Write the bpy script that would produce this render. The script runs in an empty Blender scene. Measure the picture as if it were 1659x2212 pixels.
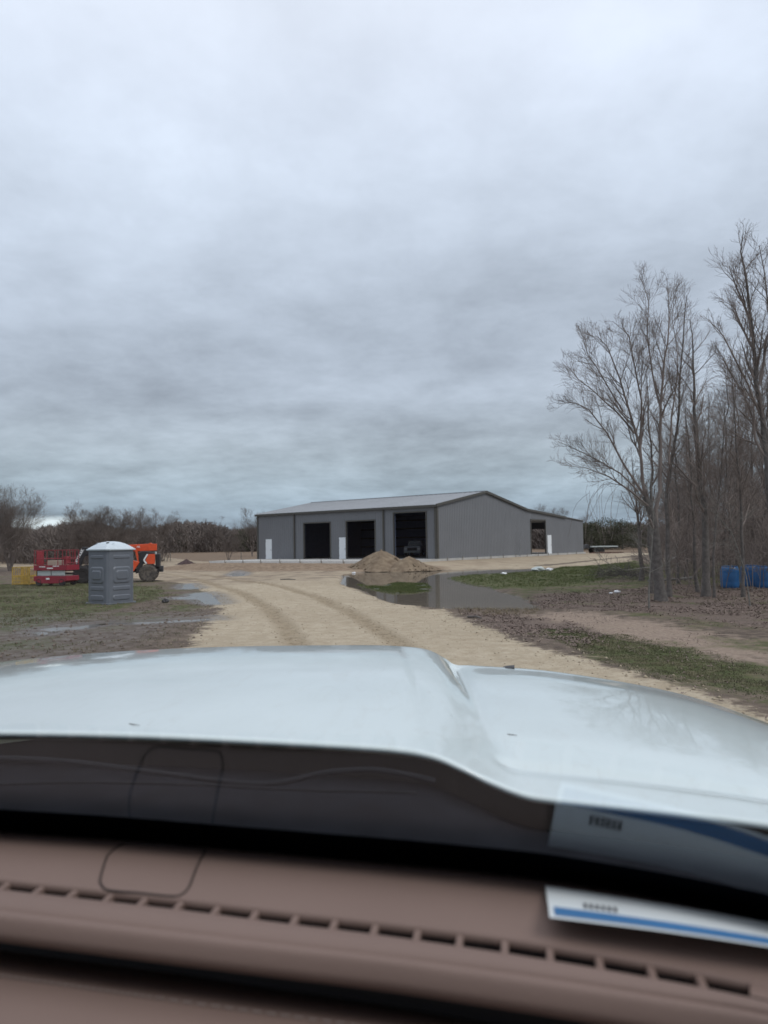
import bpy, math, random
import numpy as np
from mathutils import Vector, Matrix, Euler

R = math.radians
random.seed(7)
rng = np.random.default_rng(11)
scene = bpy.context.scene
COL = scene.collection

# ------------------------------------------------------------------ camera
CAMZ = 2.0
PITCH, ROLL, FPX = R(2.58), R(-0.95), 1555.0
CM = Matrix.Rotation(R(90) + PITCH, 3, 'X') @ Matrix.Rotation(ROLL, 3, 'Z')
cam_data = bpy.data.cameras.new('camera')
cam = bpy.data.objects.new('camera', cam_data)
COL.objects.link(cam)
cam.matrix_world = Matrix.Translation((0, 0, CAMZ)) @ CM.to_4x4()
cam_data.sensor_fit = 'VERTICAL'
cam_data.sensor_height = 36.0
cam_data.lens = FPX / 2212.0 * 36.0
cam_data.clip_start = 0.02
cam_data.clip_end = 3000
cam_data.dof.use_dof = True
cam_data.dof.focus_distance = 4.2
cam_data.dof.aperture_fstop = 4.9
scene.camera = cam

# ------------------------------------------------------------------ world: overcast sky
SUN_EL, SUN_AZ = R(48), R(125)      # azimuth from +Y towards +X
world = bpy.data.worlds.new('World')
scene.world = world
world.use_nodes = True
wn, wl = world.node_tree.nodes, world.node_tree.links
wn.clear()


def wnode(t, **kw):
    n = wn.new(t)
    for k, v in kw.items():
        setattr(n, k, v)
    return n


def wmath(op, a, b=None, clamp=False):
    n = wn.new('ShaderNodeMath')
    n.operation = op
    n.use_clamp = clamp
    for i, v in enumerate((a, b)):
        if v is None:
            continue
        if isinstance(v, (int, float)):
            n.inputs[i].default_value = v
        else:
            wl.new(v, n.inputs[i])
    return n.outputs[0]


wout = wnode('ShaderNodeOutputWorld')
wbg = wnode('ShaderNodeBackground')
wbg.inputs['Strength'].default_value = 0.1
wl.new(wbg.outputs[0], wout.inputs['Surface'])
sky = wnode('ShaderNodeTexSky', sky_type='NISHITA')
sky.sun_disc = False
sky.sun_elevation = SUN_EL
sky.sun_rotation = SUN_AZ
tc = wnode('ShaderNodeTexCoord')
sep = wnode('ShaderNodeSeparateXYZ')
wl.new(tc.outputs['Generated'], sep.inputs[0])
zc = wmath('MAXIMUM', sep.outputs[2], 0.0)
den = wmath('ADD', zc, 0.19)
cx_ = wmath('DIVIDE', sep.outputs[0], den)
cy_ = wmath('DIVIDE', sep.outputs[1], den)
comb = wnode('ShaderNodeCombineXYZ')
wl.new(cx_, comb.inputs[0])
wl.new(cy_, comb.inputs[1])


def wnoise(scale, detail, rough, dist, off):
    mp = wnode('ShaderNodeMapping')
    mp.inputs['Location'].default_value = off
    wl.new(comb.outputs[0], mp.inputs[0])
    n = wnode('ShaderNodeTexNoise')
    n.inputs['Scale'].default_value = scale
    n.inputs['Detail'].default_value = detail
    n.inputs['Roughness'].default_value = rough
    n.inputs['Distortion'].default_value = dist
    wl.new(mp.outputs[0], n.inputs['Vector'])
    return n.outputs[0]


n1 = wnoise(1.35, 10, 0.54, 0.25, (3.1, 1.7, 0.0))
n2 = wnoise(4.2, 10, 0.62, 0.1, (8.4, 5.2, 2.0))
n3 = wnoise(0.33, 3, 0.5, 0.0, (1.4, 9.2, 5.0))
# elevation ramp of cloud-deck brightness
ramp = wnode('ShaderNodeValToRGB')
cr = ramp.color_ramp
cr.interpolation = 'B_SPLINE'
els = [(0.0, (0.23, 0.30, 0.39)), (0.03, (0.20, 0.27, 0.35)), (0.075, (0.265, 0.335, 0.40)), (0.13, (0.335, 0.39, 0.445)),
       (0.20, (0.315, 0.36, 0.43)), (0.32, (0.38, 0.435, 0.52)), (0.46, (0.52, 0.59, 0.70)), (0.60, (0.62, 0.68, 0.80)), (0.85, (0.80, 0.84, 0.92))]
while len(cr.elements) < len(els):
    cr.elements.new(0.5)
for e, (p, c) in zip(cr.elements, els):
    e.position = p
    mc = sum(c) / 3
    e.color = (*[(v * 0.89 + mc * 0.11) for v in c], 1)
wl.new(zc, ramp.inputs[0])
var = wmath('ADD', wmath('MULTIPLY', wmath('SUBTRACT', n1, 0.5), 1.15), wmath('MULTIPLY', wmath('SUBTRACT', n2, 0.5), 0.68))
var = wmath('ADD', var, wmath('MULTIPLY', wmath('SUBTRACT', n3, 0.5), 0.6))
# contrast stronger low down
fade = wmath('SUBTRACT', 1.30, wmath('MULTIPLY', zc, 1.5))
var = wmath('MULTIPLY', var, fade)
mul = wmath('MULTIPLY', wmath('ADD', var, 1.0), 10.0)
vm = wnode('ShaderNodeVectorMath', operation='SCALE')
wl.new(ramp.outputs[0], vm.inputs[0])
wl.new(mul, vm.inputs['Scale'])
# bright gap under the deck, low on the left
tg = wmath('DIVIDE', sep.outputs[0], sep.outputs[1])
gx = wmath('MULTIPLY', wmath('ADD', tg, 0.475), 13.0)
gx = wmath('SUBTRACT', 1.0, wmath('MULTIPLY', gx, gx), True)
gz_ = wmath('MULTIPLY', wmath('SUBTRACT', zc, 0.031), 75.0)
gz_ = wmath('SUBTRACT', 1.0, wmath('MULTIPLY', gz_, gz_), True)
gap = wmath('MULTIPLY', wmath('MULTIPLY', gx, gz_), wmath('MULTIPLY', n2, 2.2), True)
mixg = wnode('ShaderNodeMixRGB')
wl.new(gap, mixg.inputs[0])
wl.new(vm.outputs[0], mixg.inputs[1])
mixg.inputs[2].default_value = (6.2, 7.0, 7.4, 1)
mixs = wnode('ShaderNodeMixRGB')
mixs.inputs[0].default_value = 0.94
wl.new(sky.outputs[0], mixs.inputs[1])
wl.new(mixg.outputs[0], mixs.inputs[2])
wl.new(mixs.outputs[0], wbg.inputs[0])

sun_d = bpy.data.lights.new('sun', 'SUN')
sun_d.energy = 1.0
sun_d.angle = R(25)
sun_d.color = (1.0, 0.97, 0.93)
sun = bpy.data.objects.new('sun', sun_d)
COL.objects.link(sun)
sdir = Vector((math.sin(SUN_AZ) * math.cos(SUN_EL), math.cos(SUN_AZ) * math.cos(SUN_EL), math.sin(SUN_EL)))
sun.rotation_euler = sdir.to_track_quat('Z', 'Y').to_euler()
sun.location = (20, -20, 30)

scene.view_settings.view_transform = 'Standard'
scene.view_settings.look = 'None'
scene.view_settings.exposure = 0.42
scene.view_settings.gamma = 1.0
scene.cycles.transparent_max_bounces = 16
scene.cycles.max_bounces = 8


# ------------------------------------------------------------------ image <-> place helpers
def ray(px, py):
    return CM @ Vector(((px - 829.5) / FPX, (1106 - py) / FPX, -1.0))


def GP(px, py, z=0.0):
    d = ray(px, py)
    t = (z - CAMZ) / d.z
    return Vector((d.x * t, d.y * t, z))


def W(px, py, Y):
    d = ray(px, py)
    t = Y / d.y
    return Vector((d.x * t, Y, CAMZ + d.z * t))


def behind(c, d):
    k = (c.y + d) / c.y
    return Vector((c.x * k, c.y + d, c.z))


def sstep(a, b, x):
    t = np.clip((x - a) / (b - a), 0, 1)
    return t * t * (3 - 2 * t)


# ------------------------------------------------------------------ mesh builder
class MB:
    def __init__(s):
        s.v = []
        s.f = []

    def add(s, vs, fs, M=None):
        b = len(s.v)
        if M is not None:
            vs = [M @ Vector(p) for p in vs]
        s.v += [tuple(p) for p in vs]
        s.f += [tuple(i + b for i in f) for f in fs]
        return s

    def box(s, c, d, rz=0, M=None):
        x, y, z = (k / 2 for k in d)
        T = Matrix.Translation(c) @ Matrix.Rotation(rz, 4, 'Z')
        if M is not None:
            T = M @ T
        vs = [(-x, -y, -z), (x, -y, -z), (x, y, -z), (-x, y, -z), (-x, -y, z), (x, -y, z), (x, y, z), (-x, y, z)]
        return s.add(vs, [(0, 3, 2, 1), (4, 5, 6, 7), (0, 1, 5, 4), (1, 2, 6, 5), (2, 3, 7, 6), (3, 0, 4, 7)], T)

    def beam(s, a, b, w, h, up=(0, 0, 1)):
        a, b = Vector(a), Vector(b)
        d = (b - a)
        L = d.length
        d.normalize()
        u = Vector(up)
        if abs(d.dot(u)) > 0.98:
            u = Vector((1, 0, 0))
        r = d.cross(u).normalized()
        u = r.cross(d)
        vs = []
        for t in (a, b):
            for sx, sz in ((-1, -1), (1, -1), (1, 1), (-1, 1)):
                vs.append(t + r * sx * w / 2 + u * sz * h / 2)
        return s.add(vs, [(0, 1, 2, 3), (7, 6, 5, 4), (0, 4, 5, 1), (1, 5, 6, 2), (2, 6, 7, 3), (3, 7, 4, 0)])

    def tube(s, pts, rad, n=6, cap=True):
        pts = [Vector(p) for p in pts]
        if not hasattr(rad, '__len__'):
            rad = [rad] * len(pts)
        b = len(s.v)
        pr = None
        for i, p in enumerate(pts):
            d = (pts[min(i + 1, len(pts) - 1)] - pts[max(i - 1, 0)])
            if d.length < 1e-9:
                d = Vector((0, 0, 1))
            d.normalize()
            if pr is None:
                u = Vector((0, 0, 1)) if abs(d.z) < 0.9 else Vector((1, 0, 0))
                pr = d.cross(u).normalized()
            pr = (pr - d * pr.dot(d))
            pr.normalize()
            q = d.cross(pr)
            for k in range(n):
                a = 2 * math.pi * k / n
                s.v.append(tuple(p + (pr * math.cos(a) + q * math.sin(a)) * rad[i]))
        for i in range(len(pts) - 1):
            for k in range(n):
                a0, a1 = b + i * n + k, b + i * n + (k + 1) % n
                s.f.append((a0, a1, a1 + n, a0 + n))
        if cap:
            s.f.append(tuple(b + k for k in reversed(range(n))))
            e = b + (len(pts) - 1) * n
            s.f.append(tuple(e + k for k in range(n)))
        return s

    def lathe(s, prof, n=24, M=None):
        vs, fs = [], []
        for r, z in prof:
            for k in range(n):
                a = 2 * math.pi * k / n
                vs.append((r * math.cos(a), r * math.sin(a), z))
        for i in range(len(prof) - 1):
            for k in range(n):
                a0, a1 = i * n + k, i * n + (k + 1) % n
                fs.append((a0, a1, a1 + n, a0 + n))
        fs.append(tuple(reversed(range(n))))
        e = (len(prof) - 1) * n
        fs.append(tuple(e + k for k in range(n)))
        return s.add(vs, fs, M)

    def prism(s, poly, a, b, axis='y', M=None):
        """poly in the plane across axis, extruded from a to b"""
        n = len(poly)
        vs = []
        for t in (a, b):
            for p, q in poly:
                vs.append({'y': (p, t, q), 'x': (t, p, q), 'z': (p, q, t)}[axis])
        fs = [tuple(range(n)), tuple(reversed(range(n, 2 * n)))]
        for i in range(n):
            j = (i + 1) % n
            fs.append((i, i + n, j + n, j))
        return s.add(vs, fs, M)

    def grid(s, rows):
        b = len(s.v)
        m = len(rows[0])
        for r in rows:
            s.v += [tuple(p) for p in r]
        for i in range(len(rows) - 1):
            for k in range(m - 1):
                a = b + i * m + k
                s.f.append((a, a + 1, a + m + 1, a + m))
        return s

    def build(s, name, mat, parent=None, smooth=False, bevel=0.0, loc=None, subd=0):
        me = bpy.data.meshes.new(name)
        me.from_pydata(s.v, [], s.f)
        me.materials.append(mat)
        me.validate()
        fixn(me)
        if smooth:
            me.polygons.foreach_set('use_smooth', [True] * len(me.polygons))
        o = bpy.data.objects.new(name, me)
        COL.objects.link(o)
        if parent is not None:
            o.parent = parent
        if loc is not None:
            o.location = loc
        if bevel:
            b = o.modifiers.new('bevel', 'BEVEL')
            b.width = bevel
            b.segments = 2
            b.limit_method = 'ANGLE'
        return o


def fixn(me):
    import bmesh
    if len(me.polygons) > 20000:
        return
    bm = bmesh.new()
    bm.from_mesh(me)
    bmesh.ops.recalc_face_normals(bm, faces=bm.faces)
    bm.to_mesh(me)
    bm.free()


def tag(o, label=None, cat=None, group=None, kind=None):
    if label:
        o['label'] = label
    if cat:
        o['category'] = cat
    if group:
        o['group'] = group
    if kind:
        o['kind'] = kind
    return o


def thing(name, label, cat, loc=(0, 0, 0), rz=0, group=None):
    o = bpy.data.objects.new(name, None)
    o.empty_display_size = 0.2
    COL.objects.link(o)
    o.location = loc
    o.rotation_euler = (0, 0, rz)
    return tag(o, label, cat, group)


def copy_tree(o, parent=None):
    c = o.copy()
    COL.objects.link(c)
    if parent is not None:
        c.parent = parent
    for ch in list(o.children):
        copy_tree(ch, c)
    return c


# ------------------------------------------------------------------ materials
def mat(name, col, rough=0.6, metal=0.0, var=0.12, scale=8.0, bump=0.0, bscale=None, col2=None, coat=0.0, spec=None, detail=5):
    m = bpy.data.materials.new(name)
    m.use_nodes = True
    nt = m.node_tree
    N, L = nt.nodes, nt.links
    p = N['Principled BSDF']
    p.inputs['Roughness'].default_value = rough
    p.inputs['Metallic'].default_value = metal
    if coat:
        p.inputs['Coat Weight'].default_value = coat
        p.inputs['Coat Roughness'].default_value = 0.03
    if spec is not None:
        p.inputs['Specular IOR Level'].default_value = spec
    t = N.new('ShaderNodeTexCoord')
    n = N.new('ShaderNodeTexNoise')
    n.inputs['Scale'].default_value = scale
    n.inputs['Detail'].default_value = detail
    L.new(t.outputs['Object'], n.inputs['Vector'])
    mx = N.new('ShaderNodeMixRGB')
    if col2 is None:
        mx.inputs[1].default_value = (*[c * (1 - var) for c in col], 1)
        mx.inputs[2].default_value = (*[min(1, c * (1 + var)) for c in col], 1)
    else:
        mx.inputs[1].default_value = (*col, 1)
        mx.inputs[2].default_value = (*col2, 1)
    cr_ = N.new('ShaderNodeValToRGB')
    cr_.color_ramp.elements[0].position = 0.3
    cr_.color_ramp.elements[1].position = 0.7
    L.new(n.outputs[0], cr_.inputs[0])
    L.new(cr_.outputs[0], mx.inputs[0])
    L.new(mx.outputs[0], p.inputs['Base Color'])
    if bump:
        n2_ = N.new('ShaderNodeTexNoise')
        n2_.inputs['Scale'].default_value = bscale or scale * 3
        n2_.inputs['Detail'].default_value = 4
        L.new(t.outputs['Object'], n2_.inputs['Vector'])
        b = N.new('ShaderNodeBump')
        b.inputs['Strength'].default_value = 1.0
        b.inputs['Distance'].default_value = bump
        L.new(n2_.outputs[0], b.inputs['Height'])
        L.new(b.outputs[0], p.inputs['Normal'])
    return m


M_ = {
    'panel': mat('grey_steel_panel', (0.162, 0.166, 0.176), 0.45, 0.0, 0.05, 0.6, spec=0.4),
    'roof': mat('galvalume_roof', (0.30, 0.31, 0.325), 0.6, 0.1, 0.05, 0.5),
    'trim': mat('bronze_trim', (0.070, 0.066, 0.057), 0.5),
    'door': mat('white_steel_door', (0.70, 0.73, 0.75), 0.45, var=0.04),
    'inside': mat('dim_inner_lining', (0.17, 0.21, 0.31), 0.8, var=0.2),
    'girt': mat('red_primer_girt', (0.035, 0.032, 0.034), 0.7),
    'concrete': mat('new_concrete', (0.40, 0.39, 0.37), 0.75, var=0.12, scale=1.5, bump=0.004),
    'dirt': mat('heaped_dirt', (0.130, 0.095, 0.066), 0.95, col2=(0.235, 0.183, 0.128), scale=2.2, bump=0.05, bscale=5, spec=0.1),
    'bark': mat('grey_bark', (0.085, 0.076, 0.070), 0.9, col2=(0.155, 0.14, 0.13), scale=9, bump=0.01, spec=0.1),
    'bark_light': mat('pale_bark', (0.13, 0.125, 0.11), 0.9, col2=(0.22, 0.21, 0.19), scale=9, bump=0.01, spec=0.1),
    'twig': mat('brown_twig', (0.205, 0.170, 0.152), 0.9, var=0.25, scale=1.2, spec=0.1),
    'farwood': mat('far_twig', (0.135, 0.116, 0.107), 0.95, col2=(0.205, 0.172, 0.152), scale=0.12, spec=0.0),
    'cedar': mat('cedar_leaf', (0.050, 0.056, 0.038), 0.9, col2=(0.095, 0.095, 0.062), scale=0.8, spec=0.1),
    'grassblade': mat('grass_blade', (0.062, 0.074, 0.032), 0.8, col2=(0.145, 0.128, 0.078), scale=0.9, spec=0.1),
    'fresh': mat('fresh_grass', (0.050, 0.082, 0.022), 0.8, col2=(0.115, 0.125, 0.050), scale=0.7, spec=0.1),
    'leaf': mat('fallen_leaf', (0.135, 0.102, 0.087), 0.85, col2=(0.225, 0.175, 0.15), scale=3, spec=0.1),
    'clod': mat('sand_clod', (0.28, 0.23, 0.165), 0.95, col2=(0.40, 0.34, 0.25), scale=9, spec=0.1),
    'grey_plastic': mat('grey_blue_plastic', (0.122, 0.136, 0.158), 0.42, var=0.06, scale=3),
    'dome': mat('pale_translucent_plastic', (0.52, 0.58, 0.62), 0.4, var=0.05),
    'black': mat('black_plastic', (0.012, 0.012, 0.014), 0.5),
    'rubber': mat('muddy_rubber', (0.030, 0.028, 0.026), 0.9, col2=(0.13, 0.11, 0.09), scale=6, bump=0.01),
    'rubber_dark': mat('dark_rubber', (0.018, 0.018, 0.018), 0.85),
    'rim': mat('dusty_rim', (0.09, 0.08, 0.07), 0.7),
    'orange': mat('orange_paint', (0.62, 0.075, 0.018), 0.4, var=0.1),
    'red': mat('red_paint', (0.23, 0.014, 0.030), 0.4, var=0.15),
    'redrail': mat('red_rail_paint', (0.24, 0.025, 0.035), 0.5, var=0.2),
    'yellow': mat('yellow_paint', (0.42, 0.27, 0.05), 0.6, var=0.25, scale=6),
    'silver': mat('silver_panel', (0.42, 0.46, 0.45), 0.4, var=0.1),
    'white': mat('white_mark', (0.72, 0.72, 0.72), 0.5, var=0.03),
    'beige': mat('beige_board', (0.42, 0.34, 0.27), 0.7),
    'blue': mat('blue_drum_plastic', (0.018, 0.125, 0.32), 0.4, var=0.15, scale=3),
    'litter': mat('white_plastic_litter', (0.72, 0.73, 0.75), 0.5),
    'wood': mat('weathered_wood', (0.20, 0.18, 0.155), 0.85, var=0.25),
    'dark_steel': mat('dark_steel', (0.035, 0.036, 0.04), 0.6),
    'rust': mat('rusty_steel', (0.10, 0.055, 0.04), 0.85),
    'galv': mat('galvanised_steel', (0.30, 0.31, 0.32), 0.4, 0.5),
    'cream': mat('cream_house_paint', (0.62, 0.62, 0.60), 0.7),
    'housegrey': mat('pale_metal_roof', (0.70, 0.71, 0.73), 0.5),
    'cowl': mat('black_cowl_plastic', (0.008, 0.009, 0.012), 0.85, var=0.25, scale=20, spec=0.08),
    'frit': mat('black_glass_edge', (0.0015, 0.002, 0.003), 0.9, spec=0.0),
    'lining': mat('dark_cabin_lining', (0.06, 0.055, 0.05), 0.85),
    'vehicle_grey': mat('grey_vehicle_paint', (0.42, 0.42, 0.46), 0.4),
    'window_glass': mat('dark_window_glass', (0.01, 0.012, 0.014), 0.1),
    'dash': mat('brown_dash_leather', (0.205, 0.143, 0.121), 0.62, var=0.04, scale=6, bump=0.0004, bscale=450, spec=0.25),
    'dash_dark': mat('dash_seam', (0.030, 0.020, 0.018), 0.8),
    'paper': mat('white_paper', (0.66, 0.70, 0.71), 0.5, var=0.03),
    'bluestripe': mat('blue_print', (0.045, 0.155, 0.33), 0.5),
    'ink': mat('dark_print', (0.03, 0.03, 0.04), 0.6),
    'orangelens': mat('amber_lens', (0.5, 0.2, 0.03), 0.3),
}

# truck paint: white base under clear coat with dried dirt film
pm = M_['paint'] = mat('white_truck_paint', (0.60, 0.675, 0.67), 0.35, var=0.02, scale=2.0, coat=1.0)
nt = pm.node_tree
N, L = nt.nodes, nt.links
P = N['Principled BSDF']
tcn = N.new('ShaderNodeTexCoord')
mp = N.new('ShaderNodeMapping')
mp.inputs['Scale'].default_value = (7, 2.2, 7)
L.new(tcn.outputs['Object'], mp.inputs[0])
dn = N.new('ShaderNodeTexNoise')
dn.inputs['Scale'].default_value = 3.5
dn.inputs['Detail'].default_value = 9
dn.inputs['Roughness'].default_value = 0.7
dn.inputs['Distortion'].default_value = 1.6
L.new(mp.outputs[0], dn.inputs['Vector'])
rr = N.new('ShaderNodeValToRGB')
rr.color_ramp.elements[0].position = 0.52
rr.color_ramp.elements[1].position = 0.70
L.new(dn.outputs[0], rr.inputs[0])
m1 = N.new('ShaderNodeMath')
m1.operation = 'MULTIPLY_ADD'
L.new(rr.outputs[0], m1.inputs[0])
m1.inputs[1].default_value = 0.12
m1.inputs[2].default_value = 0.035
L.new(m1.outputs[0], P.inputs['Coat Roughness'])
dust = N.new('ShaderNodeMixRGB')
dm = N.new('ShaderNodeMath')
dm.operation = 'MULTIPLY'
dm.inputs[1].default_value = 0.16
L.new(rr.outputs[0], dm.inputs[0])
L.new(dm.outputs[0], dust.inputs[0])
L.new(P.inputs['Base Color'].links[0].from_socket, dust.inputs[1])
dust.inputs[2].default_value = (0.40, 0.37, 0.31, 1)
L.new(dust.outputs[0], P.inputs['Base Color'])
vr = N.new('ShaderNodeTexVoronoi')
vr.inputs['Scale'].default_value = 110
L.new(tcn.outputs['Object'], vr.inputs['Vector'])
vrr = N.new('ShaderNodeValToRGB')
vrr.color_ramp.elements[0].position = 0.0
vrr.color_ramp.elements[0].color = (1, 1, 1, 1)
vrr.color_ramp.elements[1].position = 0.22
vrr.color_ramp.elements[1].color = (0, 0, 0, 1)
L.new(vr.outputs['Distance'], vrr.inputs[0])
big = N.new('ShaderNodeTexNoise')
big.inputs['Scale'].default_value = 5.0
big.inputs['Detail'].default_value = 4
L.new(tcn.outputs['Object'], big.inputs['Vector'])
bb = N.new('ShaderNodeMath')
bb.operation = 'MULTIPLY'
L.new(vrr.outputs[0], bb.inputs[0])
L.new(rr.outputs[0], bb.inputs[1])
bsum = N.new('ShaderNodeMath')
bsum.operation = 'MULTIPLY_ADD'
L.new(big.outputs[0], bsum.inputs[0])
bsum.inputs[1].default_value = 1.2
L.new(bb.outputs[0], bsum.inputs[2])
bn = N.new('ShaderNodeBump')
bn.inputs['Distance'].default_value = 0.0007
L.new(bsum.outputs[0], bn.inputs['Height'])
L.new(bn.outputs[0], P.inputs['Coat Normal'])


def glass_mat():
    m = bpy.data.materials.new('windshield_glass')
    m.use_nodes = True
    nt = m.node_tree
    N, L = nt.nodes, nt.links
    N.clear()
    o = N.new('ShaderNodeOutputMaterial')
    tr = N.new('ShaderNodeBsdfTransparent')
    tr.inputs[0].default_value = (0.975, 0.985, 0.985, 1)
    gl = N.new('ShaderNodeBsdfGlossy')
    gl.inputs['Roughness'].default_value = 0.0
    gl.inputs[0].default_value = (0.76, 0.87, 1.0, 1)
    geo = N.new('ShaderNodeNewGeometry')
    dt = N.new('ShaderNodeVectorMath')
    dt.operation = 'DOT_PRODUCT'
    L.new(geo.outputs['Normal'], dt.inputs[0])
    L.new(geo.outputs['Incoming'], dt.inputs[1])

    def mm(op, x, y=None):
        n = N.new('ShaderNodeMath')
        n.operation = op
        n.use_clamp = True
        for i, v in enumerate((x, y)):
            if v is None:
                continue
            if isinstance(v, (int, float)):
                n.inputs[i].default_value = v
            else:
                L.new(v, n.inputs[i])
        return n.outputs[0]
    ab = mm('ABSOLUTE', dt.outputs['Value'])
    pw = mm('POWER', mm('SUBTRACT', 1.0, ab), 5.0)
    F = mm('ADD', mm('MULTIPLY', pw, 0.96), 0.04)
    mu = N.new('ShaderNodeMath')
    mu.operation = 'MULTIPLY'
    mu.inputs[1].default_value = 0.78
    mu.use_clamp = True
    L.new(F, mu.inputs[0])
    mx = N.new('ShaderNodeMixShader')
    L.new(mu.outputs[0], mx.inputs[0])
    L.new(tr.outputs[0], mx.inputs[1])
    L.new(gl.outputs[0], mx.inputs[2])
    L.new(mx.outputs[0], o.inputs[0])
    return m


def water_mat(name, tint, murk, bump, murkcol, rough=0.02):
    m = bpy.data.materials.new(name)
    m.use_nodes = True
    nt = m.node_tree
    N, L = nt.nodes, nt.links
    N.clear()
    o = N.new('ShaderNodeOutputMaterial')
    tr = N.new('ShaderNodeBsdfTransparent')
    tr.inputs[0].default_value = (*tint, 1)
    df = N.new('ShaderNodeBsdfDiffuse')
    df.inputs[0].default_value = (*murkcol, 1)
    m1 = N.new('ShaderNodeMixShader')
    m1.inputs[0].default_value = murk
    L.new(tr.outputs[0], m1.inputs[1])
    L.new(df.outputs[0], m1.inputs[2])
    gl = N.new('ShaderNodeBsdfGlossy')
    gl.inputs['Roughness'].default_value = rough
    fr = N.new('ShaderNodeFresnel')
    fr.inputs[0].default_value = 1.33
    mx = N.new('ShaderNodeMixShader')
    L.new(fr.outputs[0], mx.inputs[0])
    L.new(m1.outputs[0], mx.inputs[1])
    L.new(gl.outputs[0], mx.inputs[2])
    L.new(mx.outputs[0], o.inputs[0])
    t = N.new('ShaderNodeTexCoord')
    n = N.new('ShaderNodeTexNoise')
    n.inputs['Scale'].default_value = 2.5
    n.inputs['Detail'].default_value = 3
    L.new(t.outputs['Object'], n.inputs['Vector'])
    b = N.new('ShaderNodeBump')
    b.inputs['Distance'].default_value = bump
    L.new(n.outputs[0], b.inputs['Height'])
    L.new(b.outputs[0], gl.inputs['Normal'])
    return m


M_['glass'] = glass_mat()
M_['water'] = water_mat('pond_water', (0.92, 0.88, 0.78), 0.55, 0.0012, (0.31, 0.27, 0.215))
M_['puddle'] = water_mat('puddle_water', (0.75, 0.7, 0.6), 0.5, 0.004, (0.24, 0.22, 0.19), 0.16)


# ------------------------------------------------------------------ terrain
def poly_px(pts, z=0.0):
    return np.array([GP(x, y, z)[:2] for x, y in pts])


def sdist(poly, X, Y):
    """signed distance, positive inside"""
    X = np.asarray(X, float)
    Y = np.asarray(Y, float)
    d = np.full(X.shape, 1e9)
    ins = np.zeros(X.shape, bool)
    n = len(poly)
    for i in range(n):
        ax, ay = poly[i]
        bx, by = poly[(i + 1) % n]
        ex, ey = bx - ax, by - ay
        t = np.clip(((X - ax) * ex + (Y - ay) * ey) / (ex * ex + ey * ey + 1e-12), 0, 1)
        d = np.minimum(d, np.hypot(X - ax - t * ex, Y - ay - t * ey))
        c = ((ay > Y) != (by > Y)) & (X < (bx - ax) * (Y - ay) / (by - ay + 1e-12) + ax)
        ins ^= c
    return np.where(ins, d, -d)


def ldist(line, X, Y):
    d = np.full(np.shape(X), 1e9)
    for i in range(len(line) - 1):
        ax, ay = line[i]
        bx, by = line[i + 1]
        ex, ey = bx - ax, by - ay
        t = np.clip(((X - ax) * ex + (Y - ay) * ey) / (ex * ex + ey * ey + 1e-12), 0, 1)
        d = np.minimum(d, np.hypot(X - ax - t * ex, Y - ay - t * ey))
    return d


_tab = rng.random((256, 256))


def vnoise(x, y):
    x = np.asarray(x, float)
    y = np.asarray(y, float)
    xi, yi = np.floor(x).astype(int), np.floor(y).astype(int)
    fx, fy = x - xi, y - yi
    fx, fy = fx * fx * (3 - 2 * fx), fy * fy * (3 - 2 * fy)
    a = _tab[xi % 256, yi % 256]
    b = _tab[(xi + 1) % 256, yi % 256]
    c = _tab[xi % 256, (yi + 1) % 256]
    d = _tab[(xi + 1) % 256, (yi + 1) % 256]
    return (a * (1 - fx) + b * fx) * (1 - fy) + (c * (1 - fx) + d * fx) * fy - 0.5


def fbm(x, y, s, o=4):
    t = 0
    a = 1.0
    for k in range(o):
        t = t + a * vnoise(x * s + 17.3 * k, y * s + 5.1 * k)
        a *= 0.5
        s *= 2.03
    return t


# barn frame: corner nearest the camera, e1 along front facade (leftwards), e2 along gable side
BC = np.array([4.75, 65.4])
E1 = np.array([-0.792, 0.6105])
E2 = np.array([0.6105, 0.792])
BL, BW = 23.8, 33.9            # front length, depth
PADZ = CAMZ - 1.39
BARN_RZ = math.atan2(E2[1], E2[0])


def bp(r, s):
    return BC + E1 * r + E2 * s


PAD = np.array([bp(-0.4, -7.6), bp(23.2, -7.6), bp(24.2, -0.4), bp(24.2, 34.3), bp(-0.4, 34.3)])
POND_PX = [(748, 1247), (752, 1240), (800, 1235.5), (900, 1233), (1000, 1231), (1120, 1229), (1190, 1227), (1196, 1233), (1150, 1234),
           (1090, 1240), (1010, 1243), (960, 1249), (985, 1258), (1012, 1264), (1046, 1268), (1060, 1279), (1100, 1288), (1135, 1303),
           (1158, 1318), (1080, 1317), (1010, 1316), (960, 1316), (893, 1308), (845, 1297), (800, 1277), (770, 1268), (747, 1261)]
PONDZ = -0.08
POND = poly_px(POND_PX, PONDZ)
ROAD = poly_px([(395, 1404), (440, 1365), (468, 1335), (474, 1305), (462, 1285), (430, 1268), (400, 1256), (345, 1249), (300, 1246), (150, 1232), (-100, 1222),
                (-100, 1214), (300, 1206), (430, 1214), (700, 1222), (745, 1233), (775, 1232), (940, 1229), (1190, 1222), (1290, 1213), (1360, 1208), (1365, 1214), (1250, 1223), (1190, 1226),
                (1120, 1228), (1000, 1230), (900, 1232), (800, 1235), (752, 1239), (746, 1247), (742, 1262), (775, 1273), (845, 1300), (893, 1311),
                (950, 1320), (1040, 1356), (1120, 1384), (1200, 1406), (1400, 1468), (1560, 1523), (1659, 1562)])
ROAD = np.vstack([ROAD, [[5.2, 3.0], [5.6, -30], [-4.4, -30], [-4.3, 8]]])
TRK1 = poly_px([(280, 1228), (360, 1236), (440, 1249), (520, 1280), (575, 1310), (615, 1350), (640, 1390), (650, 1430), (655, 1600)])
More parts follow.
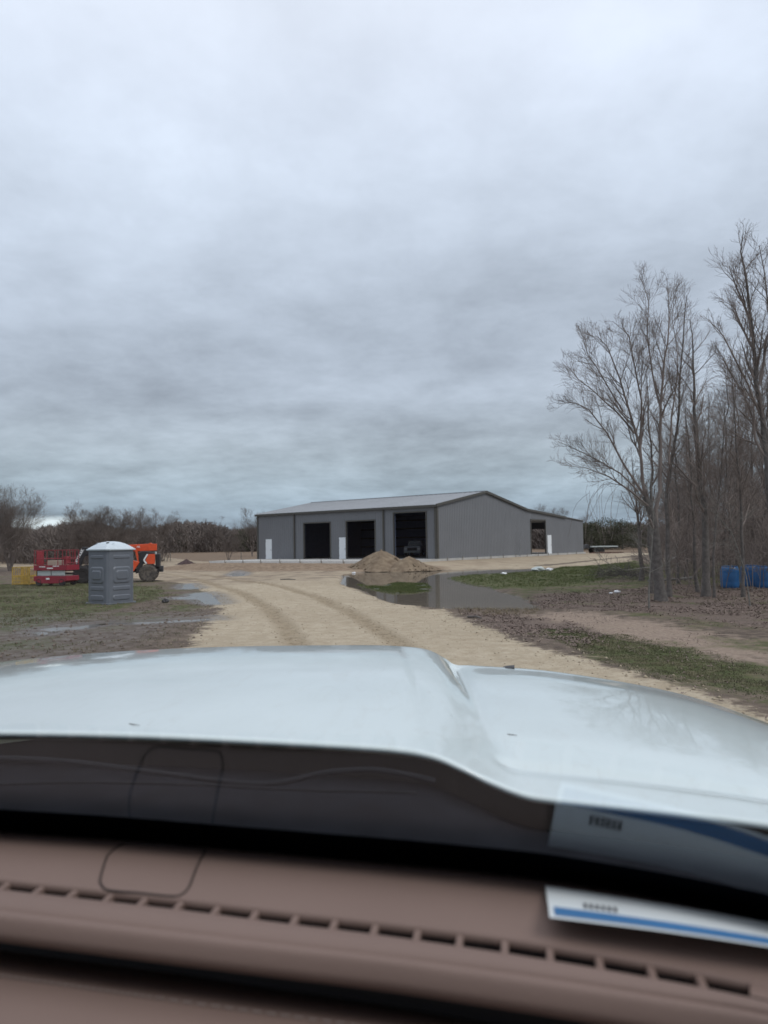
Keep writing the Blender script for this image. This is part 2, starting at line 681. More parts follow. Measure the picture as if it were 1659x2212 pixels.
TRK2 = poly_px([(330, 1226), (430, 1236), (520, 1249), (600, 1264), (690, 1292), (770, 1330), (850, 1380), (905, 1430), (1000, 1600)])
PUDS = [
    [(372, 1289), (405, 1287), (425, 1279), (445, 1278), (462, 1284), (470, 1293), (480, 1303), (462, 1306), (440, 1302), (428, 1293), (400, 1293), (375, 1293)],
    [(392, 1265), (398, 1257), (412, 1255), (420, 1261), (432, 1264), (425, 1268), (400, 1268)],
    [(225, 1343), (300, 1342), (380, 1338), (455, 1333), (462, 1338), (390, 1343), (300, 1346.5), (228, 1347)],
    [(72, 1364), (90, 1362), (106, 1366), (104, 1370), (88, 1371)],
    [(497, 1236), (512, 1231), (530, 1233), (526, 1239), (505, 1240)],
    [(85, 1357), (120, 1353), (165, 1351), (200, 1346), (222, 1346), (205, 1353), (160, 1359), (120, 1362)],
]
PUDP = [poly_px(p) for p in PUDS]
FIELD = np.array([[-75, 108], [-22, 92], [-12, 92], [-12, 170], [-75, 175]])
PALE = poly_px([(1100, 1330), (1250, 1318), (1450, 1345), (1700, 1395), (1750, 1480), (1659, 1455), (1450, 1405), (1300, 1375), (1180, 1352)])
GREEN1 = poly_px([(958, 1249), (1010, 1241), (1100, 1237), (1200, 1226), (1300, 1212), (1360, 1212), (1380, 1225), (1330, 1245), (1240, 1262), (1150, 1270), (1060, 1270), (1010, 1264)])
GREEN2 = poly_px([(1190, 1358), (1330, 1372), (1500, 1412), (1700, 1462), (1720, 1510), (1560, 1480), (1400, 1450), (1290, 1418), (1220, 1395)])
GREEN3 = poly_px([(-200, 1262), (180, 1255), (330, 1262), (350, 1285), (200, 1330), (60, 1350), (-150, 1370)])
GREENW = poly_px([(772, 1262), (815, 1266), (858, 1259), (925, 1262), (932, 1276), (889, 1282), (850, 1283), (815, 1276)], PONDZ)
LEAF1 = poly_px([(1150, 1290), (1300, 1275), (1500, 1262), (1750, 1268), (1800, 1380), (1600, 1350), (1400, 1325), (1250, 1318), (1150, 1312)])
LEAF2 = poly_px([(985, 1318), (1120, 1330), (1260, 1352), (1290, 1372), (1240, 1400), (1130, 1378), (1050, 1352)])


def terrain(X, Y, micro=True):
    X = np.asarray(X, float)
    Y = np.asarray(Y, float)
    z = np.zeros(X.shape)
    z = z - 0.15 * sstep(24, 44, Y) * sstep(-5, -10, X)
    far = sstep(92, 160, Y)
    z = z * (1 - far) + far * 1.0
    z = z + 0.30 * sstep(60, 85, Y) * (1 - far) * sstep(6, 20, X)
    z = z + 0.25 * sstep(66, 90, Y) * (1 - far) * sstep(-8, -20, X)
    z = z + 2.0 * sstep(200, 800, Y)
    pad = sdist(PAD, X, Y)
    w = sstep(-6.5, -0.2, pad)
    z = z * (1 - w) + 0.42 * w
    pd = sdist(POND, X, Y)
    wp = sstep(-0.9, 0.5, pd)
    bed = -0.20 + 0.135 * sstep(-0.5, 0.3, sdist(GREENW, X, Y))
    z = z * (1 - wp) + bed * wp
    if micro:
        rd = sdist(ROAD, X, Y)
        near = 1 - sstep(60, 110, Y)
        z = z + near * fbm(X, Y, 0.35, 3) * 0.035 * (1 - 0.6 * sstep(-0.3, 0.6, pd)) 
        z = z + near * fbm(X + 50, Y, 2.2, 3) * 0.022
        # graded ridge beside the road
        z = z + 0.03 * np.exp(-((rd + 0.15) / 0.28) ** 2) * (0.6 + fbm(X, Y, 1.1, 2)) * (Y < 60) * (pd < -0.6)
        for T in (TRK1, TRK2):
            d = ldist(T, X, Y)
            z = z - 0.035 * np.exp(-(d / 0.24) ** 2) + 0.014 * np.exp(-((d - 0.36) / 0.12) ** 2)
            z = z + 0.012 * np.exp(-(d / 0.24) ** 2) * fbm(X, Y, 5.0, 2)
        for pp in PUDP:
            d = sdist(pp, X, Y)
            k = sstep(-0.25, 0.18, d)
            c = pp.mean(0)
            zb = float(terrain(c[0], c[1], False))
            z = z * (1 - k) + (zb - 0.055 + 0.02 * fbm(X, Y, 1.6, 2)) * k
    return z


def tz(x, y):
    return float(terrain(np.array([x]), np.array([y]))[0])


def graded(lo, hi, a, b, step, ratio):
    mid = list(np.arange(a, b + 1e-6, step))
    s, x, right = step, b, []
    while x < hi:
        s *= ratio
        x += s
        right.append(min(x, hi))
    s, x, left = step, a, []
    while x > lo:
        s *= ratio
        x -= s
        left.append(max(x, lo))
    return np.array(left[::-1] + mid + right)


gx_ = graded(-900, 900, -16, 16, 0.15, 1.045)
gy_ = graded(-60, 1600, 7, 34, 0.12, 1.018)
GX, GY = np.meshgrid(gx_, gy_)
GZ = terrain(GX, GY)
nx, ny = len(gx_), len(gy_)
gv = np.stack([GX, GY, GZ], -1).reshape(-1, 3)
ii = np.arange(nx * ny).reshape(ny, nx)
gf = np.stack([ii[:-1, :-1], ii[:-1, 1:], ii[1:, 1:], ii[1:, :-1]], -1).reshape(-1, 4)


def np_mesh(name, v, f, mat_, smooth=False, parent=None):
    me = bpy.data.meshes.new(name)
    v = np.asarray(v, np.float32)
    f = np.asarray(f, np.int32)
    k = f.shape[1]
    me.vertices.add(len(v))
    me.vertices.foreach_set('co', v.ravel())
    me.loops.add(f.size)
    me.loops.foreach_set('vertex_index', f.ravel())
    me.polygons.add(len(f))
    me.polygons.foreach_set('loop_start', np.arange(0, f.size, k, dtype=np.int32))
    me.polygons.foreach_set('loop_total', np.full(len(f), k, np.int32))
    if smooth:
        me.polygons.foreach_set('use_smooth', np.ones(len(f), bool))
    me.materials.append(mat_)
    me.update(calc_edges=True)
    o = bpy.data.objects.new(name, me)
    COL.objects.link(o)
    if parent is not None:
        o.parent = parent
    return o


def ground_mat():
    m = bpy.data.materials.new('muddy_ground')
    m.use_nodes = True
    nt = m.node_tree
    N, L = nt.nodes, nt.links
    P = N['Principled BSDF']
    P.inputs['Specular IOR Level'].default_value = 0.15
    geo = N.new('ShaderNodeNewGeometry')

    def attr(n):
        a = N.new('ShaderNodeAttribute')
        a.attribute_name = n
        return a.outputs['Fac']

    def noise(s, d=6, r=0.6, dist=0.0):
        n = N.new('ShaderNodeTexNoise')
        n.inputs['Scale'].default_value = s
        n.inputs['Detail'].default_value = d
        n.inputs['Roughness'].default_value = r
        n.inputs['Distortion'].default_value = dist
        L.new(geo.outputs['Position'], n.inputs['Vector'])
        return n.outputs[0]

    def ma(op, a, b, c=None, clamp=False):
        n = N.new('ShaderNodeMath')
        n.operation = op
        n.use_clamp = clamp
        for i, v in enumerate((a, b, c)):
            if v is None:
                continue
            if isinstance(v, (int, float)):
                n.inputs[i].default_value = v
            else:
                L.new(v, n.inputs[i])
        return n.outputs[0]

    def ss(v, a, b):
        n = N.new('ShaderNodeMapRange')
        n.interpolation_type = 'SMOOTHSTEP'
        n.inputs['From Min'].default_value = a
        n.inputs['From Max'].default_value = b
        L.new(v, n.inputs['Value'])
        return n.outputs[0]

    def mix(f, a, b):
        n = N.new('ShaderNodeMixRGB')
        if isinstance(f, (int, float)):
            n.inputs[0].default_value = f
        else:
            L.new(f, n.inputs[0])
        for i, v in ((1, a), (2, b)):
            if isinstance(v, tuple):
                n.inputs[i].default_value = (*v, 1)
            else:
                L.new(v, n.inputs[i])
        return n.outputs[0]

    nA, nB, nC, nD = noise(0.55, 7), noise(2.7, 7, 0.65), noise(11, 5, 0.7), noise(40, 3, 0.6)
    nE = noise(0.18, 5)
    # mud
    c = mix(ss(nB, 0.35, 0.65), (0.085, 0.066, 0.052), (0.165, 0.128, 0.100))
    c = mix(ma('MULTIPLY', ss(nA, 0.45, 0.7), 0.6), c, (0.20, 0.155, 0.115))
    c = mix(ma('MULTIPLY', ss(nC, 0.5, 0.7), 0.5), c, (0.075, 0.062, 0.050))
    # pale sandy patch
    pale = ss(ma('ADD', attr('pale'), ma('MULTIPLY', ma('SUBTRACT', nB, 0.5), 3.0)), -0.2, 0.7)
    c = mix(ma('MULTIPLY', pale, 0.85), c, mix(ss(nC, 0.3, 0.7), (0.21, 0.155, 0.12), (0.36, 0.285, 0.225)))
    # leaf litter tone
    lf = ss(ma('ADD', attr('leaf'), ma('MULTIPLY', ma('SUBTRACT', nB, 0.5), 2.4)), -0.2, 0.6)
    c = mix(ma('MULTIPLY', lf, 0.8), c, mix(ss(nD, 0.35, 0.65), (0.105, 0.078, 0.065), (0.180, 0.138, 0.116)))
    # grass
    gcol = mix(ss(nC, 0.3, 0.7), (0.045, 0.060, 0.020), (0.095, 0.105, 0.042))
    gcol = mix(ma('MULTIPLY', ss(nB, 0.46, 0.62), 0.65), gcol, (0.145, 0.118, 0.075))
    gr = ss(ma('ADD', attr('grass'), ma('ADD', ma('MULTIPLY', ma('SUBTRACT', nA, 0.5), 2.6), ma('MULTIPLY', ma('SUBTRACT', nC, 0.5), 1.0))), 0.25, 0.75)
    c = mix(gr, c, gcol)
    # dry field
    fcol = mix(ss(nB, 0.3, 0.7), (0.14, 0.100, 0.070), (0.21, 0.155, 0.11))
    c = mix(ss(attr('field'), -3, 1), c, fcol)
    # sand road
    rd = attr('road')
    rn = ma('ADD', rd, ma('ADD', ma('MULTIPLY', ma('SUBTRACT', nA, 0.5), 1.3), ma('ADD', ma('MULTIPLY', ma('SUBTRACT', nB, 0.5), 1.0), ma('MULTIPLY', ma('SUBTRACT', nC, 0.5), 0.5))))
    rfac = ss(rn, -0.18, 0.12)
    sand = mix(ss(nB, 0.3, 0.72), (0.365, 0.300, 0.213), (0.475, 0.405, 0.305))
    sand = mix(ma('MULTIPLY', ss(nE, 0.42, 0.62), 0.35), sand, (0.315, 0.255, 0.178))
    sand = mix(ma('MULTIPLY', ss(nC, 0.50, 0.68), 0.6), sand, (0.29, 0.23, 0.155))
    sand = mix(ma('MULTIPLY', ss(nD, 0.54, 0.68), 0.4), sand, (0.22, 0.17, 0.115))
    # dark damp patches far down the yard
    dp = ma('MULTIPLY', ss(nA, 0.46, 0.60), ss(attr('yard'), 0.0, 1.0))
    sand = mix(ma('MULTIPLY', ss(attr('yard'), 0.0, 1.0), 0.35), sand, (0.25, 0.195, 0.145))
    sand = mix(ma('MULTIPLY', dp, 0.75), sand, (0.175, 0.132, 0.098))
    # tyre tracks
    tr = ma('SUBTRACT', ma('ADD', attr('track'), ma('MULTIPLY', ma('SUBTRACT', nC, 0.5), 0.45)), ma('MULTIPLY', ma('SUBTRACT', nB, 0.5), 0.25))
    tf = ma('MULTIPLY', ss(tr, 0.40, 0.06), ma('ADD', 0.35, ma('MULTIPLY', ss(nB, 0.35, 0.62), 0.5)))
    sand = mix(tf, sand, mix(ss(nC, 0.4, 0.6), (0.165, 0.125, 0.075), (0.30, 0.235, 0.155)))
    c = mix(rfac, c, sand)
    # brown graded bank before the slab
    bk = ss(ma('ADD', attr('bank'), ma('MULTIPLY', ma('SUBTRACT', nB, 0.5), 1.6)), 0.25, 0.75)
    c = mix(ma('MULTIPLY', bk, 0.95), c, mix(ss(nB, 0.35, 0.65), (0.15, 0.105, 0.072), (0.29, 0.215, 0.15)))
    # wet
    wet = ss(ma('ADD', attr('wet'), ma('MULTIPLY', ma('SUBTRACT', nB, 0.5), 0.9)), 0.2, 0.8)
    c = mix(ma('MULTIPLY', wet, 0.55), c, (0.075, 0.060, 0.048))
    L.new(c, P.inputs['Base Color'])
    L.new(ma('SUBTRACT', 0.95, ma('MULTIPLY', wet, 0.62)), P.inputs['Roughness'])
    h = ma('ADD', ma('MULTIPLY', nC, 0.5), ma('ADD', ma('MULTIPLY', nD, 0.25), nB))
    b = N.new('ShaderNodeBump')
    b.inputs['Distance'].default_value = 0.05
    L.new(h, b.inputs['Height'])
    L.new(b.outputs[0], P.inputs['Normal'])
    return m


ground = np_mesh('ground', gv, gf, ground_mat(), smooth=True)
tag(ground, kind='structure')


def set_attr(o, name, arr):
    a = o.data.attributes.new(name, 'FLOAT', 'POINT')
    a.data.foreach_set('value', np.ascontiguousarray(arr, np.float32).ravel())


rd = sdist(ROAD, GX, GY)
pad_d = sdist(PAD, GX, GY)
strip = np.where((GY < 120) & (GX > -40), np.minimum(pad_d + 8.5, (GX + 60)), -9)
strip = np.where(sdist(POND, GX, GY) > -0.7, -9, strip)
set_attr(ground, 'road', np.clip(np.maximum(rd, strip), -5, 5))
set_attr(ground, 'track', np.minimum(ldist(TRK1, GX, GY), ldist(TRK2, GX, GY)))
set_attr(ground, 'pale', np.clip(sdist(PALE, GX, GY), -3, 3))
set_attr(ground, 'leaf', np.clip(np.maximum(sdist(LEAF1, GX, GY), sdist(LEAF2, GX, GY) + 0.1), -3, 3))
pad_s = sdist(PAD, GX, GY)
front = ((GX - BC[0]) * E2[0] + (GY - BC[1]) * E2[1])
set_attr(ground, 'bank', sstep(-7.0, -4.0, pad_s) * (0.35 + 0.65 * sstep(-5, -8.5, front)))
set_attr(ground, 'yard', sstep(34, 50, GY) * (0.45 + 0.55 * sstep(3, 0, GX)))


def grass_density(X, Y):
    g = np.full(np.shape(X), 0.0)
    for P_, a in ((GREEN1, 1.25), (GREEN2, 0.85), (GREEN3, 1.0), (GREENW, 1.4)):
        g = np.maximum(g, a * sstep(-1.2, 0.8, sdist(P_, X, Y)))
    g = np.maximum(g, 0.55 * sstep(18, 26, Y) * sstep(3, 6, X) * (1 - sstep(60, 64, Y)))
    g = np.maximum(g, 0.38 * sstep(-5, -7, X) * (1 - sstep(60, 64, Y)))
    g = np.maximum(g, 0.45 * sstep(75, 90, Y))
    g = np.maximum(g, 0.35 * sstep(5.5, 7, X) * (1 - sstep(60, 64, Y)))
    return g


set_attr(ground, 'grass', grass_density(GX, GY) * (1 - 0.5 * sstep(-.3, .5, sdist(LEAF1, GX, GY))))
set_attr(ground, 'field', np.clip(np.maximum(sdist(FIELD, GX, GY), sdist(np.array([[14, 100], [60, 90], [90, 120], [90, 150], [14, 150]]), GX, GY)), -5, 5))
wet = np.zeros(GX.shape)
for pp in PUDP:
    wet = np.maximum(wet, sstep(-1.3, 0.2, sdist(pp, GX, GY)))
wet = np.maximum(wet, sstep(-0.7, 0.1, sdist(POND, GX, GY)))
wet = np.maximum(wet, 0.55 * sstep(-3.5, -6, GX) * sstep(30, 20, GY))
set_attr(ground, 'wet', wet)


def water_sheet(name, poly, z, m, label_kind='structure', grow=0.9):
    c = poly.mean(0)
    lo, hi = poly.min(0) - grow, poly.max(0) + grow
    xs = np.linspace(lo[0], hi[0], 2)
    mb = MB()
    mb.add([(lo[0], lo[1], z), (hi[0], lo[1], z), (hi[0], hi[1], z), (lo[0], hi[1], z)], [(0, 1, 2, 3)])
    return mb


def poly_sheet(name, poly, z, m, grow):
    """flat sheet over the polygon grown outwards; the bank hides its rim"""
    import bmesh
    n = len(poly)
    area = 0.5 * sum(poly[i][0] * poly[(i + 1) % n][1] - poly[(i + 1) % n][0] * poly[i][1] for i in range(n))
    sg = 1 if area > 0 else -1
    step_ = grow / 2.2
    lo, hi = poly.min(0) - grow * 1.3, poly.max(0) + grow * 1.3
    st = max(0.12, min(0.5, (hi - lo).min() / 14))
    xs = np.arange(lo[0], hi[0] + st, st)
    ys = np.arange(lo[1], hi[1] + st, st)
    XX, YY = np.meshgrid(xs, ys)
    d = sdist(poly, XX, YY) > -grow
    vs, fs, idx = [], [], {}
    keep = d[:-1, :-1] & d[1:, :-1] & d[:-1, 1:] & d[1:, 1:]
    for j, i in zip(*np.nonzero(keep)):
        q = []
        for a, b in ((j, i), (j, i + 1), (j + 1, i + 1), (j + 1, i)):
            if (a, b) not in idx:
                idx[(a, b)] = len(vs)
                vs.append((XX[a, b], YY[a, b], z))
            q.append(idx[(a, b)])
        fs.append(q)
    return tag(np_mesh(name, vs, fs, m), kind='structure')


poly_sheet('pond_water', POND, PONDZ, M_['water'], 0.75)
for pp in PUDP:
    c = pp.mean(0)
    zb = float(terrain(c[0], c[1], False))
    poly_sheet('puddle_water', pp, zb - 0.030, M_['puddle'], 0.22)


# ------------------------------------------------------------------ steel barn
# local frame: x = along e2 (gable side, away), y = along e1 (front facade, leftwards), z from the slab top
barn = thing('steel_barn', 'large grey metal barn with open bays and pale gable roof on a concrete pad', 'barn', (BC[0], BC[1], PADZ), BARN_RZ)


def wall_mesh(length, top, holes, depth=0.16, rib=0.305, flip=False):
    """wall in a (u, z) plane with openings (u0,u1,z0,z1); ribs stand out at -v; returns function to map"""
    br = {0.0, length}
    k = 0.0
    while k < length:
        br.add(round(k, 4))
        k += rib
    for h in holes:
        br.add(h[0])
        br.add(h[1])
    br = sorted(br)
    quads, ribs = [], []

    def spans(u):
        zt = top(u)
        out, z = [], 0.0
        for h in sorted([h for h in holes if h[0] < u < h[1]], key=lambda h: h[2]):
            if h[2] > z:
                out.append((z, h[2]))
            z = h[3]
        out.append((z, None))
        return out
    for a, b in zip(br[:-1], br[1:]):
        if b - a < 1e-4:
            continue
        for z0, z1 in spans((a + b) / 2):
            quads.append((a, b, z0, z1))
        if abs((a / rib) - round(a / rib)) < 1e-3 and b - a > 0.09:
            for z0, z1 in spans(a + 0.05):
                ribs.append((a + 0.02, a + 0.085, z0, z1))
    return quads, ribs, top


def make_wall(name, length, top, holes, fmap, parent, base=0.0):
    quads, ribs, _ = wall_mesh(length, top, holes)
    mb = MB()
    for a, b, z0, z1 in quads:
        ta, tb = (top(a), top(b)) if z1 is None else (z1, z1)
        vs = [fmap(a, 0, z0 + base if z0 == 0 else z0), fmap(b, 0, z0 + base if z0 == 0 else z0), fmap(b, 0, tb), fmap(a, 0, ta)]
        vs += [fmap(a, 0.12, z0), fmap(b, 0.12, z0), fmap(b, 0.12, tb), fmap(a, 0.12, ta)]
        mb.add(vs, [(0, 1, 2, 3), (7, 6, 5, 4), (0, 4, 5, 1), (3, 2, 6, 7)])
    for a, b, z0, z1 in ribs:
        ta, tb = (top(a) - 0.02, top(b) - 0.02) if z1 is None else (z1, z1)
        o = -0.020
        vs = [fmap(a, -0.001, z0), fmap(b, -0.001, z0), fmap(b, -0.001, tb), fmap(a, -0.001, ta),
              fmap(a + 0.015, o, z0), fmap(b - 0.015, o, z0), fmap(b - 0.015, o, tb), fmap(a + 0.015, o, ta)]
        mb.add(vs, [(4, 5, 6, 7), (0, 4, 7, 3), (1, 2, 6, 5), (3, 7, 6, 2)])
    me = bpy.data.meshes.new(name)
    me.from_pydata(mb.v, [], mb.f)
    me.materials.append(M_['panel'])
    o = bpy.data.objects.new(name, me)
    COL.objects.link(o)
    o.parent = parent
    return o


EAVE, RIDGE, KINK, LOW = 4.88, 6.50, 4.95, 3.94


def gable_top(s):
    if s <= 9:
        return EAVE + (RIDGE - EAVE) * s / 9
    if s <= 18:
        return RIDGE + (KINK - RIDGE) * (s - 9) / 9
    return KINK + (LOW - KINK) * (s - 18) / (BW - 18)


BAYS = [(1.15, 4.81, 0, 4.32), (7.15, 10.75, 0, 3.72), (12.95, 16.6, 0, 3.70)]
MAND = [(10.84, 11.80), (21.5, 22.5)]
front_holes = BAYS + [(a, b, 0, 2.2) for a, b in MAND]
make_wall('wall', BL, lambda u: EAVE, front_holes, lambda u, v, z: (v, u, z), barn)
side_holes = [(19.0, 22.8, 0, 3.85), (23.3, 24.4, 0, 2.2)]
make_wall('wall', BW, gable_top, side_holes, lambda u, v, z: (u, v, z), barn)
make_wall('wall', BW, gable_top, [], lambda u, v, z: (u, BL - v, z), barn)
make_wall('wall', BL, lambda u: LOW, [(2.5, 11.5, 0, 3.1)], lambda u, v, z: (BW - v, u, z), barn)
# inner lining of the hall: partition, walls, ceiling, girts
mb = MB()
mb.box((18.0, BL / 2, 2.4), (0.1, BL - 0.3, 4.8))
mb.box((9.0, BL - 0.2, 2.4), (17.8, 0.08, 4.8))
mb.box((0.2, 0.62, 2.35), (0.08, 0.9, 4.7))
mb.box((0.2, 5.98, 2.35), (0.08, 2.3, 4.7))
mb.box((9.0, 0.2, 2.4), (17.8, 0.08, 4.8))
mb.build('inner_wall', M_['inside'], barn)
mb = MB()
mb.box((9.0, BL / 2, 4.84), (17.9, BL - 0.3, 0.05))
mb.build('ceiling', M_['inside'], barn)
for z in (1.1, 2.2, 3.3, 4.3):
    MB().box((17.85, BL / 2, z), (0.12, BL - 0.6, 0.18)).build('girt', M_['girt'], barn)
for y in (6.1, 12.2, 18.3):
    MB().box((17.7, y, 2.4), (0.3, 0.2, 4.7)).build('post', M_['girt'], barn)
    MB().box((0.42, y, 2.4), (0.3, 0.2, 4.7)).build('post', M_['girt'], barn)
# roof: three sloping ribbed slabs
mb = MB()


def roof_slab(s0, z0, s1, z1, y0, y1, th=0.09):
    n = int((y1 - y0) / 0.61)
    mb.prism([(s0, z0), (s1, z1), (s1, z1 + th), (s0, z0 + th)], y0, y1, 'y')
    for k in range(n + 1):
        y = y0 + 0.05 + k * (y1 - y0 - 0.1) / n
        mb.prism([(s0 + .02, z0 + th), (s1 - .02, z1 + th), (s1 - .02, z1 + th + 0.035), (s0 + .02, z0 + th + 0.035)], y - 0.03, y + 0.03, 'y')


roof_slab(-0.15, EAVE - 0.02, 9.0, RIDGE + 0.005, -0.12, BL + 0.12)
roof_slab(9.0, RIDGE + 0.006, 18.05, KINK + 0.006, -0.12, BL + 0.12)
roof_slab(18.06, KINK + 0.002, BW + 0.15, LOW + 0.006, -0.08, BL + 0.08)
mb.box((9.0, BL / 2, RIDGE + 0.11), (0.5, BL + 0.24, 0.06))
mb.build('roof', M_['roof'], barn)
# trim
mb = MB()
mb.box((-0.16, BL / 2, EAVE - 0.06), (0.16, BL + 0.3, 0.20))                 # gutter
mb.build('gutter', M_['trim'], barn)
mb = MB()
mb.beam((-0.2, -0.16, EAVE + 0.0), (9.0, -0.16, RIDGE + 0.02), 0.10, 0.24)
mb.beam((9.0, -0.16, RIDGE + 0.02), (18.05, -0.16, KINK + 0.02), 0.10, 0.24)
mb.beam((18.05, -0.155, KINK + 0.02), (28.4, -0.155, gable_top(28.4) + 0.02), 0.10, 0.24)
mb.beam((28.4, -0.10, gable_top(28.4) + 0.03), (BW + 0.15, -0.10, LOW + 0.03), 0.06, 0.09)
mb.build('gable_trim', M_['trim'], barn)
for y, w in ((0.0, 0.22), (BL, 0.22)):
    MB().box((-0.045, y + (0.09 if y == 0 else -0.09), EAVE / 2 - 0.04), (0.05, w, EAVE - 0.12)).build('corner_trim', M_['trim'], barn)
MB().box((0.12, -0.045, EAVE / 2 - 0.04), (0.26, 0.05, EAVE - 0.12)).build('corner_trim', M_['trim'], barn)
for y in (6.05, 18.0):
    MB().box((-0.085, y, EAVE / 2 - 0.1), (0.10, 0.16, EAVE - 0.1)).build('downspout', M_['trim'], barn)
for a, b, z0, z1 in BAYS:
    mb = MB()
    mb.box((-0.02, a - 0.05, z1 / 2), (0.09, 0.11, z1))
    mb.box((-0.02, b + 0.05, z1 / 2), (0.09, 0.11, z1))
    mb.box((-0.022, (a + b) / 2, z1 + 0.05), (0.09, b - a + 0.21, 0.11))
    mb.build('bay_frame', M_['trim'], barn)
mb = MB()
for s in (19.0, 22.8):
    mb.box((s, -0.01, 1.92), (0.14, 0.10, 3.85))
mb.box((20.9, -0.012, 3.9), (3.94, 0.10, 0.12))
mb.box((19.6, 0.4, 1.92), (0.3, 0.25, 3.85))
mb.build('bay_frame', M_['trim'], barn)
for a, b in MAND:
    d = MB().box((0.02, (a + b) / 2, 1.09), (0.05, b - a - 0.04, 2.16)).build('door', M_['door'], barn, bevel=0.005)
    MB().box((-0.03, a + 0.14, 1.0), (0.06, 0.10, 0.05)).build('handle', M_['dark_steel'], d)
    for z in (0.35, 1.1, 1.9):
        MB().box((-0.012, b - 0.03, z), (0.02, 0.03, 0.12)).build('hinge', M_['dark_steel'], d)
d = MB().box((23.85, 0.02, 1.09), (1.06, 0.05, 2.16)).build('door', M_['door'], barn, bevel=0.005)
MB().box((24.22, -0.03, 1.0), (0.10, 0.06, 0.05)).build('handle', M_['dark_steel'], d)
# slab: building floor and front apron, with form boards
mb = MB()
mb.box((BW / 2 - 0.05, BL / 2, -0.18), (BW + 0.5, BL + 0.4, 0.36))
mb.build('floor_slab', M_['concrete'], barn)
apron = MB()
for k in range(8):
    y0 = -0.3 + k * 2.93
    apron.box((-3.75, y0 + 1.46, -0.162), (6.96, 2.91, 0.315))
a = apron.build('concrete_apron', M_['concrete'])
a.location = (BC[0], BC[1], PADZ)
a.rotation_euler = (0, 0, BARN_RZ)
tag(a, 'long pale concrete apron with joints in front of the grey barn bays', 'concrete slab')
fb = MB()
for k in range(9):
    y0 = -0.3 + k * 2.6
    fb.box((-7.26, y0 + 1.28, -0.13), (0.04, 2.5, 0.24))
f_ = fb.build('form_board', M_['beige'])
f_.location = (BC[0], BC[1], PADZ)
f_.rotation_euler = (0, 0, BARN_RZ)
tag(f_, 'row of pale form boards along the front edge of the concrete apron', 'form boards')
f_.data.materials[0] = mat('limewashed_board', (0.66, 0.65, 0.62), 0.7)
# stakes
st_spots = [(-7.33, 2.3 + k * 2.6) for k in range(8)] + [(1.2 + k * 2.7, -0.32) for k in range(12)]
first = None
for k, (s, r) in enumerate(st_spots):
    p = bp(r, s)
    z = PADZ - 0.45
    if first is None:
        first = MB().box((0, 0, 0.30), (0.05, 0.05, 0.62)).build('form_stake', M_['wood'])
        o = first
    else:
        o = first.copy()
        COL.objects.link(o)
    o.location = (p[0], p[1], z)
    o.rotation_euler = (random.uniform(-.08, .08), random.uniform(-.08, .08), BARN_RZ)
    tag(o, 'short wooden stake along the front edge of the concrete apron' if k < 8 else 'short wooden stake along the foot of the barn gable side wall',
        'stake', 'stakes along the apron edge' if k < 8 else 'stakes along the gable wall')
# conduit riser in front of the gable side
p = bp(-0.35, 15.6)
o = MB().tube([(0, 0, 0), (0, 0, 1.75)], 0.045, 8).tube([(0, 0, 1.70), (0, 0, 1.86)], 0.06, 8).build('conduit_riser', M_['galv'])
o.location = (p[0], p[1], PADZ - 0.15)
tag(o, 'thin upright grey pipe standing by the gable wall left of the tall doorway', 'pipe')

# vehicle parked inside the right bay
def small_truck():
    t = thing('pickup_truck', 'dim grey pickup parked inside the tall right hand bay of the barn', 'truck')
    b = MB().prism([(-0.95, 0.45), (0.95, 0.45), (0.95, 0.95), (0.88, 1.15), (-0.88, 1.15), (-0.95, 0.95)], -2.4, 2.4, 'y')
    body = b.build('body', M_['vehicle_grey'], t, bevel=0.04)
    MB().prism([(-0.85, 1.16), (0.85, 1.16), (0.68, 1.75), (-0.68, 1.75)], -0.9, 1.0, 'y').build('cab', M_['vehicle_grey'], t, bevel=0.04)
    MB().prism([(-0.74, 1.22), (0.74, 1.22), (0.62, 1.66), (-0.62, 1.66)], -0.93, -0.905, 'y').build('windshield', M_['window_glass'], t)
    MB().box((0, -2.42, 0.82), (1.1, 0.05, 0.32)).build('grille', M_['black'], t)
    MB().box((0, -2.45, 0.52), (1.8, 0.12, 0.18)).build('bumper', M_['silver'], t, bevel=0.02)
    for sx in (-1, 1):
        MB().box((sx * 0.74, -2.42, 0.86), (0.32, 0.05, 0.2)).build('headlight', M_['white'], t)
        for y in (-1.55, 1.5):
            w = MB().lathe([(0.05, -0.12), (0.36, -0.12), (0.39, -0.08), (0.39, 0.08), (0.36, 0.12), (0.05, 0.12)], 20,
                           Matrix.Translation((sx * 0.84, y, 0.39)) @ Matrix.Rotation(R(90), 4, 'Y')).build('wheel', M_['rubber_dark'], t)
    return t


pk = small_truck()
p = bp(10.7, 12.0)
pk.location = (p[0], p[1], PADZ + 0.001)
pk.rotation_euler = (0, 0, R(-14))

